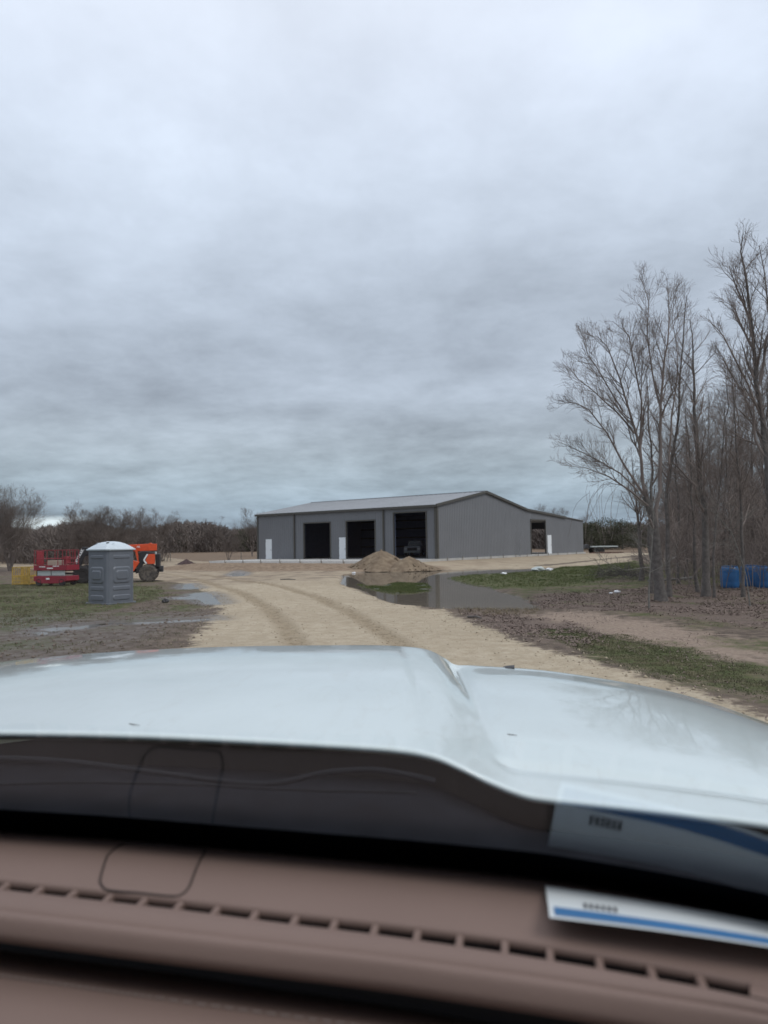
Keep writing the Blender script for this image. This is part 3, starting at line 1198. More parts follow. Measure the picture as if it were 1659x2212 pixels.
# ------------------------------------------------------------------ dirt mounds
def mound(cx, cy, rx, ry, h, z0, name, label):
    n, m = 64, 22
    vs, fs = [(0, 0, h)], []
    for j in range(1, m + 1):
        t = j / m
        for k in range(n):
            a = 2 * math.pi * k / n
            rr_ = t * (1 + 0.10 * math.sin(3 * a + cx) + 0.06 * math.sin(7 * a + 1))
            x, y = rx * rr_ * math.cos(a), ry * rr_ * math.sin(a)
            z = h * (max(0, 1 - t) ** 1.15 * 0.92 + 0.08 * (1 - t * t)) - 0.06 * t
            z += float(fbm(x + cx * 3, y + 9, 1.3, 4)) * 0.24 * (1 - t * 0.6)
            vs.append((x, y, z))
    vs[0] = (0, 0, h + 0.03)
    for k in range(n):
        fs.append((0, 1 + k, 1 + (k + 1) % n))
    for j in range(m - 1):
        for k in range(n):
            a0, a1 = 1 + j * n + k, 1 + j * n + (k + 1) % n
            fs.append((a0, a0 + n, a1 + n, a1))
    mb = MB()
    mb.add(vs, fs)
    # loose clods
    for q in range(150):
        a, t = random.uniform(0, 6.28), random.uniform(0.1, 1.02) ** 0.6
        x, y = rx * t * math.cos(a), ry * t * math.sin(a)
        z = h * max(0, 1 - t) ** 1.15 - 0.02
        s = random.uniform(0.03, 0.11)
        pts = [Vector((random.gauss(0, 1), random.gauss(0, 1), random.gauss(0, 1))).normalized() * s for _ in range(1)]
        vs = [(x + s, y, z), (x - s, y + s * .3, z), (x, y + s, z), (x, y - s, z), (x, y, z + s * .8), (x, y, z - s)]
        mb.add(vs, [(0, 2, 4), (2, 1, 4), (1, 3, 4), (3, 0, 4), (2, 0, 5), (1, 2, 5), (3, 1, 5), (0, 3, 5)])
    o = mb.build(name, M_['dirt'], smooth=False)
    o.location = (cx, cy, z0)
    o.data.polygons.foreach_set('use_smooth', [len(p_.vertices) == 4 for p_ in o.data.polygons])
    return tag(o, label, 'dirt pile')


mp1 = W(824, 1222, 57.0)
mp2 = W(884, 1222, 55.5)
mound(mp1.x, 57.0, 3.05, 2.5, 1.60, 0.02, 'dirt_mound', 'taller brown dirt mound at the pond edge before the barn')
mound(mp2.x, 55.8, 2.3, 2.0, 1.05, 0.0, 'dirt_mound', 'lower brown dirt mound on the right shoulder of the taller one')

# ------------------------------------------------------------------ portable toilet
def toilet():
    c = GP(240, 1308, -0.03)
    c = behind(c, 0.8)
    t = thing('portable_toilet', 'grey plastic portable toilet with pale domed roof standing on muddy grass', 'portable toilet', (c.x, c.y, -0.05), R(-32))
    s = 1.20
    H = 2.02
    ch = 0.10

    def oct_(k, zz):
        a = s / 2 * k
        c_ = a - ch
        return [(-c_, -a, zz), (c_, -a, zz), (a, -c_, zz), (a, c_, zz), (c_, a, zz), (-c_, a, zz), (-a, c_, zz), (-a, -c_, zz)]
    mb = MB()
    rings = [oct_(1.0, 0.08), oct_(1.0, H)]
    vs = rings[0] + rings[1]
    fs = [(i, (i + 1) % 8, 8 + (i + 1) % 8, 8 + i) for i in range(8)] + [tuple(range(8)), tuple(range(8, 16))]
    mb.add(vs, fs)
    body = mb.build('body', M_['grey_plastic'], t, bevel=0.03)
    mb = MB()
    mb.box((0, 0, 0.05), (s + 0.06, s + 0.06, 0.10))
    mb.build('base_skid', M_['grey_plastic'], t, bevel=0.02)
    # pressed wall panels, raised rims with rounded outlines
    def rr_ring(w, h, r, n=6):
        pts = []
        for (sx, sz, a0) in ((1, 1, 0), (-1, 1, 90), (-1, -1, 180), (1, -1, 270)):
            for k in range(n + 1):
                a = R(a0 + 90 * k / n)
                pts.append((sx * (w / 2 - r) + r * math.cos(a), sz * (h / 2 - r) + r * math.sin(a)))
        return pts
    for face in range(4):
        Rz = Matrix.Rotation(R(90) * face, 4, 'Z')
        mb = MB()
        for zc_, w, h, r, d in ((1.76, 0.74, 0.14, 0.05, 0.022), (1.10, 0.78, 0.62, 0.13, 0.030), (1.10, 0.54, 0.36, 0.10, 0.055), (0.62, 0.78, 0.16, 0.06, 0.02), (0.28, 0.78, 0.20, 0.09, 0.028)):
            o1 = rr_ring(w, h, r)
            o2 = rr_ring(w - 0.09, h - 0.09 if h > 0.2 else h - 0.06, max(0.01, r - 0.03))
            n_ = len(o1)
            base = 0.002 if d != 0.055 else 0.030
            vs = [(x, -s / 2 - base, z + zc_) for x, z in o1] + [(x, -s / 2 - d, z + zc_) for x, z in o2]
            fs = [(i, (i + 1) % n_, n_ + (i + 1) % n_, n_ + i) for i in range(n_)] + [tuple(range(n_, 2 * n_))]
            mb.add(vs, fs, Rz)
        mb.build('wall_panel', M_['grey_plastic'], body, smooth=False)
    # white eave and domed roof
    mb = MB()
    prof = [(1.09, H - 0.02), (1.10, H + 0.03), (1.04, H + 0.045), (0.86, H + 0.14), (0.66, H + 0.225), (0.44, H + 0.285), (0.22, H + 0.31), (0.02, H + 0.315)]
    vs = []
    for k, zz in prof:
        vs += oct_(k, zz) if k > 0.3 else [(x * k / 0.3, y * k / 0.3, zz) for x, y, _ in oct_(0.3, zz)]
    fs = []
    for j in range(len(prof) - 1):
        fs += [(j * 8 + i, j * 8 + (i + 1) % 8, (j + 1) * 8 + (i + 1) % 8, (j + 1) * 8 + i) for i in range(8)]
    fs += [tuple(range(8)), tuple(range(len(vs) - 8, len(vs)))]
    mb.add(vs, fs)
    for a in range(-4, 5):
        if a:
            x = a * 0.11
            mb.tube([(x, -0.52, H + 0.06), (x, -0.36, H + 0.165), (x, -0.18, H + 0.265)], 0.012, 5)
            mb.tube([(-0.52, x, H + 0.06), (-0.36, x, H + 0.165), (-0.18, x, H + 0.265)], 0.012, 5)
    rf = mb.build('roof', M_['dome'], t, bevel=0.012)
    MB().tube([(0.22, -0.30, H + 0.10), (0.24, -0.33, H + 0.27)], 0.055, 10).build('vent_pipe', M_['black'], rf)
    return t


toilet()

# ------------------------------------------------------------------ wheels shared
def wheel(parent, loc, r, w, rimr, tread=True, m=None, lugs=20):
    """axle along local y"""
    T = Matrix.Translation(loc) @ Matrix.Rotation(R(90), 4, 'X')
    wo = MB().lathe([(rimr * 0.9, -w * 0.38), (rimr, -w * 0.45), (r * 0.80, -w / 2), (r * 0.95, -w * 0.42), (r, -w * 0.28), (r, w * 0.28), (r * 0.95, w * 0.42), (r * 0.8, w / 2), (rimr, w * 0.45), (rimr * 0.9, w * 0.38)], 32, T)
    if tread:
        for k in range(lugs):
            a = 2 * math.pi * k / lugs
            for s_ in (-1, 1):
                c_ = Matrix.Translation(loc) @ Matrix.Rotation(a + s_ * 0.06, 4, 'Y') @ Matrix.Translation((0, s_ * w * 0.2, r + 0.005)) @ Matrix.Rotation(s_ * 0.5, 4, 'Z')
                wo.box((0, 0, 0), (0.07, w * 0.42, 0.045), 0, c_)
    o = wo.build('wheel', m or M_['rubber'], parent)
    MB().lathe([(rimr * 0.35, -w * 0.30), (rimr * 0.92, -w * 0.22), (rimr * 0.98, -w * 0.44), (rimr * 0.98, w * 0.44), (rimr * 0.92, w * 0.22), (rimr * 0.35, w * 0.30)], 24, T).build('rim', M_['rim'], o)
    return o


def text_mesh(name, s, size, m, parent, M, ext=0.004):
    c = bpy.data.curves.new(name, 'FONT')
    c.body = s
    c.size = size
    c.extrude = ext
    c.align_x = 'CENTER'
    c.align_y = 'CENTER'
    c.offset = size * 0.02
    to = bpy.data.objects.new(name, c)
    COL.objects.link(to)
    dg = bpy.context.evaluated_depsgraph_get()
    dg.update()
    me = bpy.data.meshes.new_from_object(to.evaluated_get(dg))
    bpy.data.objects.remove(to)
    me.transform(M)
    me.materials.clear()
    me.materials.append(m)
    o = bpy.data.objects.new(name, me)
    COL.objects.link(o)
    o.parent = parent
    return o


# ------------------------------------------------------------------ telehandler (local: +x forward = boom side, seen from its -y... side)
def telehandler():
    c = behind(GP(322, 1257, -0.16), 1.0)
    t = thing('telehandler', 'orange and black telehandler with folded boom parked behind the portable toilet', 'telehandler', (c.x, c.y, -0.17), R(180) + R(15))
    # local x: forward to picture-left ; local +y faces the camera
    rr_, w = 0.56, 0.38
    for x, y in ((0, 0.95), (3.95, 0.95), (0, -0.95), (3.95, -0.95)):
        wheel(t, (x, y, rr_), rr_, w, 0.25, m=M_['rubber'] if x == 0 else M_['rubber_dark'])
    MB().prism([(-0.9, 0.62), (4.4, 0.62), (4.5, 0.95), (3.2, 1.02), (2.9, 0.85), (0.8, 0.85), (0.6, 1.0), (-0.9, 1.0)], -0.55, 0.55, 'y').build('chassis', M_['dark_steel'], t, bevel=0.02)
    for x in (0, 3.95):
        MB().box((x, 0, 0.6), (0.22, 1.7, 0.24)).build('axle', M_['dark_steel'], t, bevel=0.02)
    # engine pod, camera side: black cowl with orange panel
    MB().prism([(-0.38, 1.18), (0.30, 1.18), (0.52, 0.62), (0.78, 0.55), (0.50, 1.95), (0.2, 2.0), (-0.38, 1.9)], 0.62, 1.02, 'y').build('engine_cowl', M_['black'], t, bevel=0.04)
    MB().prism([(-0.42, 1.16), (0.02, 1.16), (0.16, 1.40), (-0.02, 1.80), (-0.42, 1.80)], 1.02, 1.075, 'y').build('side_panel', M_['orange'], t, bevel=0.01)
    MB().box((-0.58, 0.0, 1.38), (0.26, 1.7, 0.86)).build('counterweight', M_['black'], t, bevel=0.04)
    MB().box((-0.76, 0.62, 0.84), (0.16, 0.16, 0.10)).build('hitch', M_['dark_steel'], t)
    MB().tube([(-0.46, 0.8, 1.78), (-0.46, 0.8, 1.95)], 0.07, 10).build('lamp', M_['silver'], t)
    # stripes and lettering
    mb = MB()
    mb.beam((0.03, 1.095, 1.80), (0.26, 1.095, 1.42), 0.01, 0.09)
    mb.beam((0.26, 1.095, 1.42), (0.10, 1.095, 1.20), 0.01, 0.09)
    mb.build('stripe', M_['white'], t)
    # cab
    cab = MB()
    cab.prism([(0.88, 0.72), (2.3, 0.72), (2.55, 1.35), (2.3, 1.40), (0.9, 1.40), (0.52, 1.30)], 0.38, 1.10, 'y')
    cab = cab.build('cab', M_['orange'], t, bevel=0.02)
    mb = MB()
    for a, b in (((0.60, 1.30), (0.80, 2.30)), ((2.45, 1.32), (2.05, 2.30))):
        for y in (0.42, 1.04):
            mb.beam((a[0], y, a[1]), (b[0], y, b[1]), 0.08, 0.08)
    mb.box((1.42, 0.73, 2.32), (1.35, 0.76, 0.07))
    mb.build('cab_frame', M_['orange'], cab)
    MB().box((1.5, 0.73, 1.42), (0.5, 0.5, 0.12)).build('seat', M_['black'], cab)
    # boom: orange outer section, black inner, turned-down head
    MB().prism([(-0.50, 2.02), (3.2, 1.92), (3.2, 2.34), (0.0, 2.47), (-0.1, 2.54), (-0.22, 2.46), (-0.50, 2.46)], -0.20, 0.20, 'y').build('boom', M_['orange'], t, bevel=0.02)
    MB().prism([(3.2, 1.96), (3.75, 1.90), (3.75, 2.22), (3.2, 2.29)], -0.15, 0.15, 'y').build('boom_extension', M_['black'], t, bevel=0.02)
    hd = MB().prism([(3.55, 1.80), (3.72, 2.30), (4.05, 2.34), (4.55, 1.25), (4.45, 1.05), (4.18, 1.05), (3.9, 1.75)], -0.19, 0.19, 'y').build('boom_head', M_['black'], t, bevel=0.03)
    a = math.atan2(2.02 - 1.2, 4.58 - 4.92)
    Mx = Matrix.Translation((4.25, 0.205, 1.72)) @ Matrix.Rotation(R(180), 4, 'Z') @ Matrix.Rotation(R(90), 4, 'X') @ Matrix.Rotation(R(64), 4, 'Z')
    text_mesh('lettering', 'SKYTRAK', 0.24, M_['white'], hd, Mx)
    MB().box((4.45, 0, 0.92), (0.16, 1.15, 0.7)).build('fork_carriage', M_['black'], t, bevel=0.02)
    for y in (-0.35, 0.35):
        mb = MB()
        mb.beam((4.55, y, 0.95), (4.55, y, 0.12), 0.12, 0.05)
        mb.beam((4.53, y, 0.12), (5.6, y, 0.10), 0.12, 0.045)
        mb.build('fork', M_['dark_steel'], t)
    Mx = Matrix.Translation((0.9, 0.206, 2.28)) @ Matrix.Rotation(R(180), 4, 'Z') @ Matrix.Rotation(R(90), 4, 'X')
    text_mesh('lettering', 'SKYTRAK', 0.17, M_['white'], t, Mx)
    return t


telehandler()

# ------------------------------------------------------------------ scissor lift
def scissor():
    c = behind(GP(122, 1265, -0.12), 0.75)
    t = thing('scissor_lift', 'red scissor lift with railed platform lowered, parked left of the telehandler', 'scissor lift', (c.x, c.y, -0.14), R(-14))
    L_, Wd = 2.30, 1.15
    MB().prism([(-L_ / 2, 0.30), (-L_ / 2 + .55, 0.14), (L_ / 2 - .55, 0.14), (L_ / 2, 0.30), (L_ / 2, 0.58), (-L_ / 2, 0.58)], -Wd / 2, Wd / 2, 'y').build('chassis', M_['red'], t, bevel=0.02)
    for x in (-0.80, 0.80):
        for y in (-0.5, 0.5):
            wheel(t, (x, y, 0.22), 0.22, 0.16, 0.12, tread=False, m=M_['rubber_dark'])
    mb = MB()
    for k, z in enumerate((0.64, 0.74, 0.84)):
        for y in (-0.42, 0.42):
            mb.beam((-0.98, y, z), (0.98, y, z + 0.05 * (-1) ** k), 0.05, 0.075)
    mb.build('scissor_arms', M_['dark_steel'], t)
    for x in (-0.48, 0.50):
        MB().box((x, -0.48, 0.755), (0.92, 0.03, 0.30)).build('tray_panel', M_['silver'], t, bevel=0.01)
    MB().box((0, 0, 0.97), (L_, Wd, 0.10)).build('platform', M_['red'], t, bevel=0.01)
    pl = MB()
    pl.box((0, -Wd / 2 + .01, 1.12), (L_, 0.02, 0.22))
    pl.box((0, Wd / 2 - .01, 1.12), (L_, 0.02, 0.22))
    pl.box((-L_ / 2 + .01, 0, 1.12), (0.02, Wd - .05, 0.22))
    pl.box((L_ / 2 - .01, 0, 1.12), (0.02, Wd - .05, 0.22))
    pl.build('toe_board', M_['red'], t)
    rail = MB()
    for y in (-Wd / 2 + .03, Wd / 2 - .03):
        for z in (1.62, 2.12):
            rail.tube([(-L_ / 2 + .03, y, z), (L_ / 2 - .03, y, z)], 0.022, 6)
        for x in (-L_ / 2 + .03, -0.55, 0.52, 0.84, L_ / 2 - .03):
            rail.tube([(x, y, 1.02), (x, y, 2.12)], 0.022, 6)
    for x in (-L_ / 2 + .03, L_ / 2 - .03):
        for z in (1.35, 1.62, 2.12):
            rail.tube([(x, -Wd / 2 + .03, z), (x, Wd / 2 - .03, z)], 0.022, 6)
        for y in (-0.25, 0.0, 0.25):
            rail.tube([(x, y, 1.02), (x, y, 2.12)], 0.018, 6)
    rail.build('guard_rail', M_['redrail'], t)
    MB().box((-L_ / 2 + 0.08, -0.12, 1.66), (0.06, 0.62, 0.84)).build('gate_panel', M_['redrail'], t, bevel=0.01)
    MB().box((0.98, -0.3, 1.5), (0.24, 0.36, 0.5)).build('control_box', M_['redrail'], t, bevel=0.02)
    mb = MB()
    for x, w, z in ((-0.52, 0.40, 1.14), (0.42, 0.42, 1.17)):
        for k in range(7):
            mb.box((x - w / 2 + k * w / 6.5, -Wd / 2 - 0.004, z), (w / 11, 0.012, 0.07))
    mb.box((0.0, -Wd / 2 - 0.005, 1.05), (0.42, 0.014, 0.07))
    mb.build('lettering', M_['white'], t)
    MB().box((-0.15, -Wd / 2 - 0.006, 0.42), (0.24, 0.02, 0.10)).build('decal', M_['white'], t)
    MB().box((-L_ / 2 - 0.06, 0, 0.62), (0.10, 0.4, 0.9)).build('ladder', M_['dark_steel'], t)
    b = MB().box((0, 0, 0.10), (1.15, 0.6, 0.2)).build('beige_box', M_['beige'], bevel=0.01)
    q = Matrix.Rotation(R(-14), 4, 'Z') @ Vector((0.05, 0.15, 1.16))
    b.location = (c.x + q.x, c.y + q.y, -0.14 + 1.03)
    b.rotation_euler = (0, 0, R(-14))
    tag(b, 'long beige box lying on the platform of the red scissor lift', 'box')
    b.data.transform(Matrix.Scale(1.0, 4))
    b.location.z = -0.14 + 1.021
    b.scale = (1, 1, 2.4)
    b.data.update()


scissor()

# yellow cage basket
c = behind(GP(55, 1263, -0.12), 0.5)
yb = thing('work_basket', 'yellow metal work basket standing left of the red scissor lift', 'basket', (c.x, c.y, -0.14), R(-8))
mb = MB()
for x in (-0.56, 0.56):
    for y in (-0.45, 0.45):
        mb.box((x, y, 0.56), (0.06, 0.06, 1.12))
for z in (0.06, 0.50, 0.56, 1.09):
    for y in (-0.45, 0.45):
        mb.box((0, y, z), (1.08, 0.045, 0.05))
    for x in (-0.56, 0.56):
        mb.box((x, 0, z), (0.045, 0.86, 0.05))
mb.build('frame', M_['yellow'], yb)
for y in (-0.45, 0.45):
    mb = MB()
    for k in range(7):
        mb.box((-0.42 + k * 0.14, y, 0.80), (0.035, 0.03, 0.54))
    mb.build('bar_panel', M_['yellow'], yb)
for y in (-0.47, 0.47):
    mb = MB()
    for k in range(11):
        mb.box((-0.5 + k * 0.1, y, 0.28), (0.05, 0.02, 0.42))
    mb.box((0, y - 0.002, 0.28), (1.02, 0.03, 0.05))
    mb.build('slat_panel', M_['yellow'], yb)
mb = MB()
mb.box((0, 0, 0.045), (1.04, 0.84, 0.03))
mb.build('floor_sheet', M_['yellow'], yb)

# ------------------------------------------------------------------ blue drums
def drum():
    t = thing('blue_drum', 'x', 'drum')
    MB().lathe([(0.02, 0.0), (0.25, 0.0), (0.285, 0.03), (0.305, 0.10), (0.315, 0.24), (0.311, 0.27), (0.315, 0.30), (0.318, 0.60), (0.313, 0.63), (0.316, 0.66), (0.305, 0.80), (0.28, 0.87), (0.25, 0.885), (0.02, 0.885)], 36).build('shell', M_['blue'], t, smooth=True)
    MB().lathe([(0.25, 0.88), (0.268, 0.88), (0.27, 0.915), (0.25, 0.915)], 32).build('rim', M_['blue'], t)
    for x in (-0.15, 0.15):
        MB().lathe([(0.002, 0.88), (0.035, 0.88), (0.035, 0.91), (0.002, 0.91)], 12, Matrix.Translation((x, 0, 0))).build('bung', M_['white'], t)
    return t


d0 = drum()
for k, (px, Y, sc_, lab) in enumerate(((1577, 29.3, 1.12, 'blue plastic drum left of the thin dark trunk, leftmost of the drums'),
                                       (1620, 30.2, 1.12, 'blue plastic drum just right of the thin dark trunk, set a little further back'),
                                       (1653, 29.2, 1.16, 'blue plastic drum cut by the right edge of the photo'))):
    o = d0 if k == 0 else copy_tree(d0)
    q = W(px, 1262, Y)
    o.location = (q.x, Y, tz(q.x, Y) - 0.02)
    o.rotation_euler = (0, 0, k * 1.3)
    o.scale = (sc_, sc_, 1.0)
    tag(o, lab, 'drum', 'blue drums behind the trees')


# ------------------------------------------------------------------ trees
class Tree:
    def __init__(s, seed, fine=1.0, rmin=0.0036, droop=0.0):
        s.rn = random.Random(seed)
        s.trunk = MB()
        s.crown = MB()
        s.rmin = rmin
        s.unit = 0.8
        s.fine = fine

    def path(s, p, d, L, segs, wob, up):
        pts = [Vector(p)]
        d = Vector(d).normalized()
        for i in range(segs):
            d = d + Vector((s.rn.gauss(0, wob), s.rn.gauss(0, wob), s.rn.gauss(0, wob) + up))
            d.normalize()
            pts.append(pts[-1] + d * (L / segs))
        return pts

    def spawn(s, pts, r0, r1, L, lvl, maxlvl, dens, ang=(25, 50), up=0.06, lo=0.2):
        """children along a polyline"""
        n = max(1, int(dens * s.rn.uniform(0.8, 1.2) + 0.5))
        for k in range(n):
            t = lo + (1 - lo) * ((k + s.rn.random()) / n)
            f = t * (len(pts) - 1)
            i = min(int(f), len(pts) - 2)
            p = pts[i].lerp(pts[i + 1], f - i)
            tan = (pts[i + 1] - pts[i]).normalized()
            ax = Vector((s.rn.gauss(0, 1), s.rn.gauss(0, 1), s.rn.gauss(0, 1)))
            perp = (ax - tan * ax.dot(tan)).normalized()
            a = R(s.rn.uniform(*ang))
            d = tan * math.cos(a) + perp * math.sin(a)
            cl = L * s.rn.uniform(0.5, 1.25) * (1.35 - 0.95 * t)
            rp = r0 + (r1 - r0) * t
            cr0 = max(s.rmin, rp * s.rn.uniform(0.35, 0.6))
            s.branch(p, d, cl, cr0, lvl, maxlvl, up)

    def branch(s, p, d, L, r, lvl, maxlvl, up):
        segs = 5 if lvl <= 1 else (4 if lvl == 2 else 3)
        pts = s.path(p, d, L, segs, 0.10 if lvl < 3 else 0.09, up * (1.0 if lvl < 3 else 0.5))
        r1 = max(s.rmin * 0.7, r * 0.35)
        n = len(pts)
        rad = [r + (r1 - r) * i / (n - 1) for i in range(n)]
        s.crown.tube(pts, rad, 5 if lvl <= 1 else (4 if lvl == 2 and r > 0.012 else 3), cap=False)
        if lvl < maxlvl:
            dens = {1: 10, 2: 8, 3: 6, 4: 4}[lvl] * s.fine * min(1.25, max(0.25, L / s.unit))
            s.spawn(pts, r, r1, L * (0.66 if lvl < 2 else 0.74), lvl + 1, maxlvl, dens, up=up)

    def limb(s, pts, r0, r1, sides=8, dens=10, L=1.8, maxlvl=4, lo=0.25, trunk=False, up=0.06, lvl=1, ang=(25, 50)):
        pts = [Vector(p) for p in pts]
        # densify and roughen
        q = [pts[0]]
        for a, b in zip(pts[:-1], pts[1:]):
            m = max(2, int((b - a).length / 0.5))
            for i in range(1, m + 1):
                w = 0.012 * (b - a).length if i < m else 0
                q.append(a.lerp(b, i / m) + Vector((s.rn.gauss(0, w), s.rn.gauss(0, w), 0)))
        n = len(q)
        rad = [r0 + (r1 - r0) * (i / (n - 1)) ** 0.85 for i in range(n)]
        if trunk:
            rad[0] *= 1.35
        (s.trunk if trunk else s.crown).tube(q, rad, sides, cap=False)
        if dens:
            s.spawn(q, r0, r1, L, lvl, maxlvl, dens, lo=lo, up=up, ang=ang)

    def finish(s, label, loc, group=None, m='bark', mt='twig', name='bare_tree', cat='tree'):
        t = thing(name, label, cat, loc, 0, group)
        L0 = Vector(loc)
        for mb, nm, mm in ((s.trunk, 'trunk', m), (s.crown, 'crown', mt)):
            if mb.v:
                v = np.array(mb.v) - np.array(loc)[None, :]
                me = bpy.data.meshes.new(nm)
                me.from_pydata([tuple(x) for x in v], [], mb.f)
                me.materials.append(M_[mm])
                me.polygons.foreach_set('use_smooth', [True] * len(me.polygons))
                o = bpy.data.objects.new(nm, me)
                COL.objects.link(o)
                o.parent = t
        return t


def Z4(x, y):
    return 1175.1 + x * 0.39055, 475.2 + y * 0.39055


def Z4W(pts):
    return [W(*Z4(x, y), Y) for x, y, Y in pts]


# main left tree of the thicket
T = Tree(3, 0.85)
base = Z4W([(650, 2105, 23.5)])[0]
base.z = tz(base.x, base.y) - 0.1
T.limb([base] + Z4W([(625, 1850, 23.5), (600, 1650, 23.5), (560, 1530, 23.5)]), 0.185, 0.11, 12, dens=4, trunk=True, lo=0.6, L=1.4, maxlvl=3)
LIMBS = [
    ([(600, 1660, 23.5), (545, 1450, 23.4), (530, 1250, 23.2), (470, 1050, 23.0), (420, 880, 22.9), (350, 700, 22.8), (290, 640, 22.7)], 0.085, 0.012, 18, 1.5),
    ([(560, 1530, 23.5), (440, 1350, 23.8), (350, 1180, 24.0), (250, 1050, 24.2), (170, 1010, 24.3), (70, 1015, 24.4)], 0.055, 0.008, 15, 1.1),
    ([(575, 1580, 23.4), (480, 1500, 23.1), (360, 1420, 22.8), (230, 1370, 22.6), (90, 1355, 22.4)], 0.05, 0.007, 14, 1.0),
    ([(520, 1500, 23.4), (420, 1400, 23.6), (300, 1330, 23.8), (180, 1270, 24.0), (75, 1225, 24.0)], 0.04, 0.007, 14, 0.9),
    ([(500, 1180, 23.1), (400, 1060, 23.3), (290, 960, 23.6), (190, 880, 23.8), (100, 770, 24.0)], 0.045, 0.008, 14, 1.1),
    ([(620, 1700, 23.6), (640, 1400, 23.9), (645, 1100, 24.0), (660, 850, 24.0), (690, 600, 24.0), (690, 460, 24.0), (680, 320, 24.0)], 0.10, 0.010, 22, 1.5),
    ([(650, 1050, 24.0), (600, 850, 24.3), (570, 640, 24.5), (580, 450, 24.5), (530, 310, 24.5)], 0.05, 0.008, 14, 1.2),
    ([(530, 1250, 23.2), (540, 1000, 22.9), (500, 800, 22.7), (470, 640, 22.6), (380, 560, 22.6)], 0.05, 0.008, 14, 1.2),
    ([(690, 1350, 24.0), (720, 1000, 24.3), (740, 750, 24.6), (710, 560, 24.7), (720, 350, 24.7)], 0.05, 0.008, 14, 1.3),
    ([(440, 1060, 23.0), (330, 880, 22.8), (240, 740, 22.7), (205, 615, 22.6)], 0.035, 0.007, 10, 0.9),
]
for pts, r0, r1, dn_, LL in LIMBS:
    T.limb(Z4W(pts), r0 * 0.8, r1 * 0.6, 7, dens=dn_ * 1.3, L=LL, maxlvl=3, lo=0.25, up=0.09, ang=(18, 48))
# drooping bramble strands at lower left
for k in range(16):
    a = Z4W([(random.uniform(240, 480), random.uniform(1400, 1520), 23.0 + random.uniform(-.6, .6))])[0]
    pts = [a]
    d = Vector((random.uniform(-.6, .1), random.uniform(-.3, .3), -0.1))
    for i in range(6):
        d = d + Vector((random.uniform(-.15, .2), random.uniform(-.1, .1), -0.22))
        pts.append(pts[-1] + d.normalized() * 0.28)
    T.crown.tube(pts, 0.005, 3, cap=False)
T.finish('bare grey tree with long limbs leaning out to the left, leftmost of the thicket', tuple(base), 'bare trees of the right hand thicket')


def stem_tree(seed, pts, r0, label, dens=16, L=1.5, maxlvl=3, m='bark', mt='twig', r1=0.012, fine=1.0, lo=0.3, group='bare trees of the right hand thicket', ang=(18, 45), lvl=1, up=0.08, rmin=0.0036):
    t = Tree(seed, fine * 0.72, rmin)
    P_ = [W(px, py, Y) for px, py, Y in pts]
    b = P_[0].copy()
    b.z = tz(b.x, b.y) - 0.08
    P_[0] = b
    t.limb(P_, r0, r1, 9, dens=dens * 0.85, L=L, maxlvl=maxlvl, lo=lo, trunk=True, ang=ang, lvl=lvl, up=up)
    return t.finish(label, tuple(b), group, m, mt)


stem_tree(21, [(1446, 1283, 25.2), (1442, 1180, 25.3), (1440, 1060, 25.5), (1462, 930, 25.8), (1470, 800, 26), (1478, 690, 26), (1484, 640, 26)], 0.085,
          'slender bare tree standing just right of the limb-heavy leftmost tree', dens=26, L=1.5)
stem_tree(22, [(1406, 1266, 27.0), (1402, 1150, 27.2), (1410, 1020, 27.4), (1400, 900, 27.6), (1395, 800, 27.7)], 0.09,
          'thin bare tree partly behind the left side of the leftmost trunk', dens=22, L=1.4)
stem_tree(23, [(1384, 1228, 36.0), (1381, 1150, 36.0), (1372, 1060, 36), (1365, 990, 36)], 0.12,
          'short bare tree further back, left of the leftmost big trunk', dens=24, L=1.9)
stem_tree(24, [(1525, 1281, 25.0), (1524, 1180, 25.0), (1520, 1080, 25.0), (1505, 960, 25.2), (1500, 850, 25.4), (1497, 760, 25.5), (1490, 690, 25.6)], 0.145,
          'stout bare tree with dark trunk midway between the leftmost tree and the blue drums', dens=34, L=1.7)
stem_tree(25, [(1508, 1268, 27.0), (1500, 1200, 27.0), (1496, 1100, 27.1), (1490, 980, 27.3), (1480, 880, 27.5)], 0.07,
          'thin bent bare tree hugging the left side of the stout dark trunk', dens=24, L=1.4)
stem_tree(26, [(1543, 1287, 24.4), (1541, 1200, 24.4), (1549, 1100, 24.6), (1560, 980, 24.8), (1566, 870, 25)], 0.05,
          'very thin bare sapling close on the right of the stout dark trunk', dens=26, L=1.4)
stem_tree(27, [(1605, 1281, 24.8), (1604, 1190, 24.8), (1600, 1080, 24.9), (1590, 960, 25.0), (1584, 850, 25.2), (1578, 770, 25.3)], 0.065,
          'thin bare tree whose trunk crosses the front of the blue drums', dens=30, L=1.5)
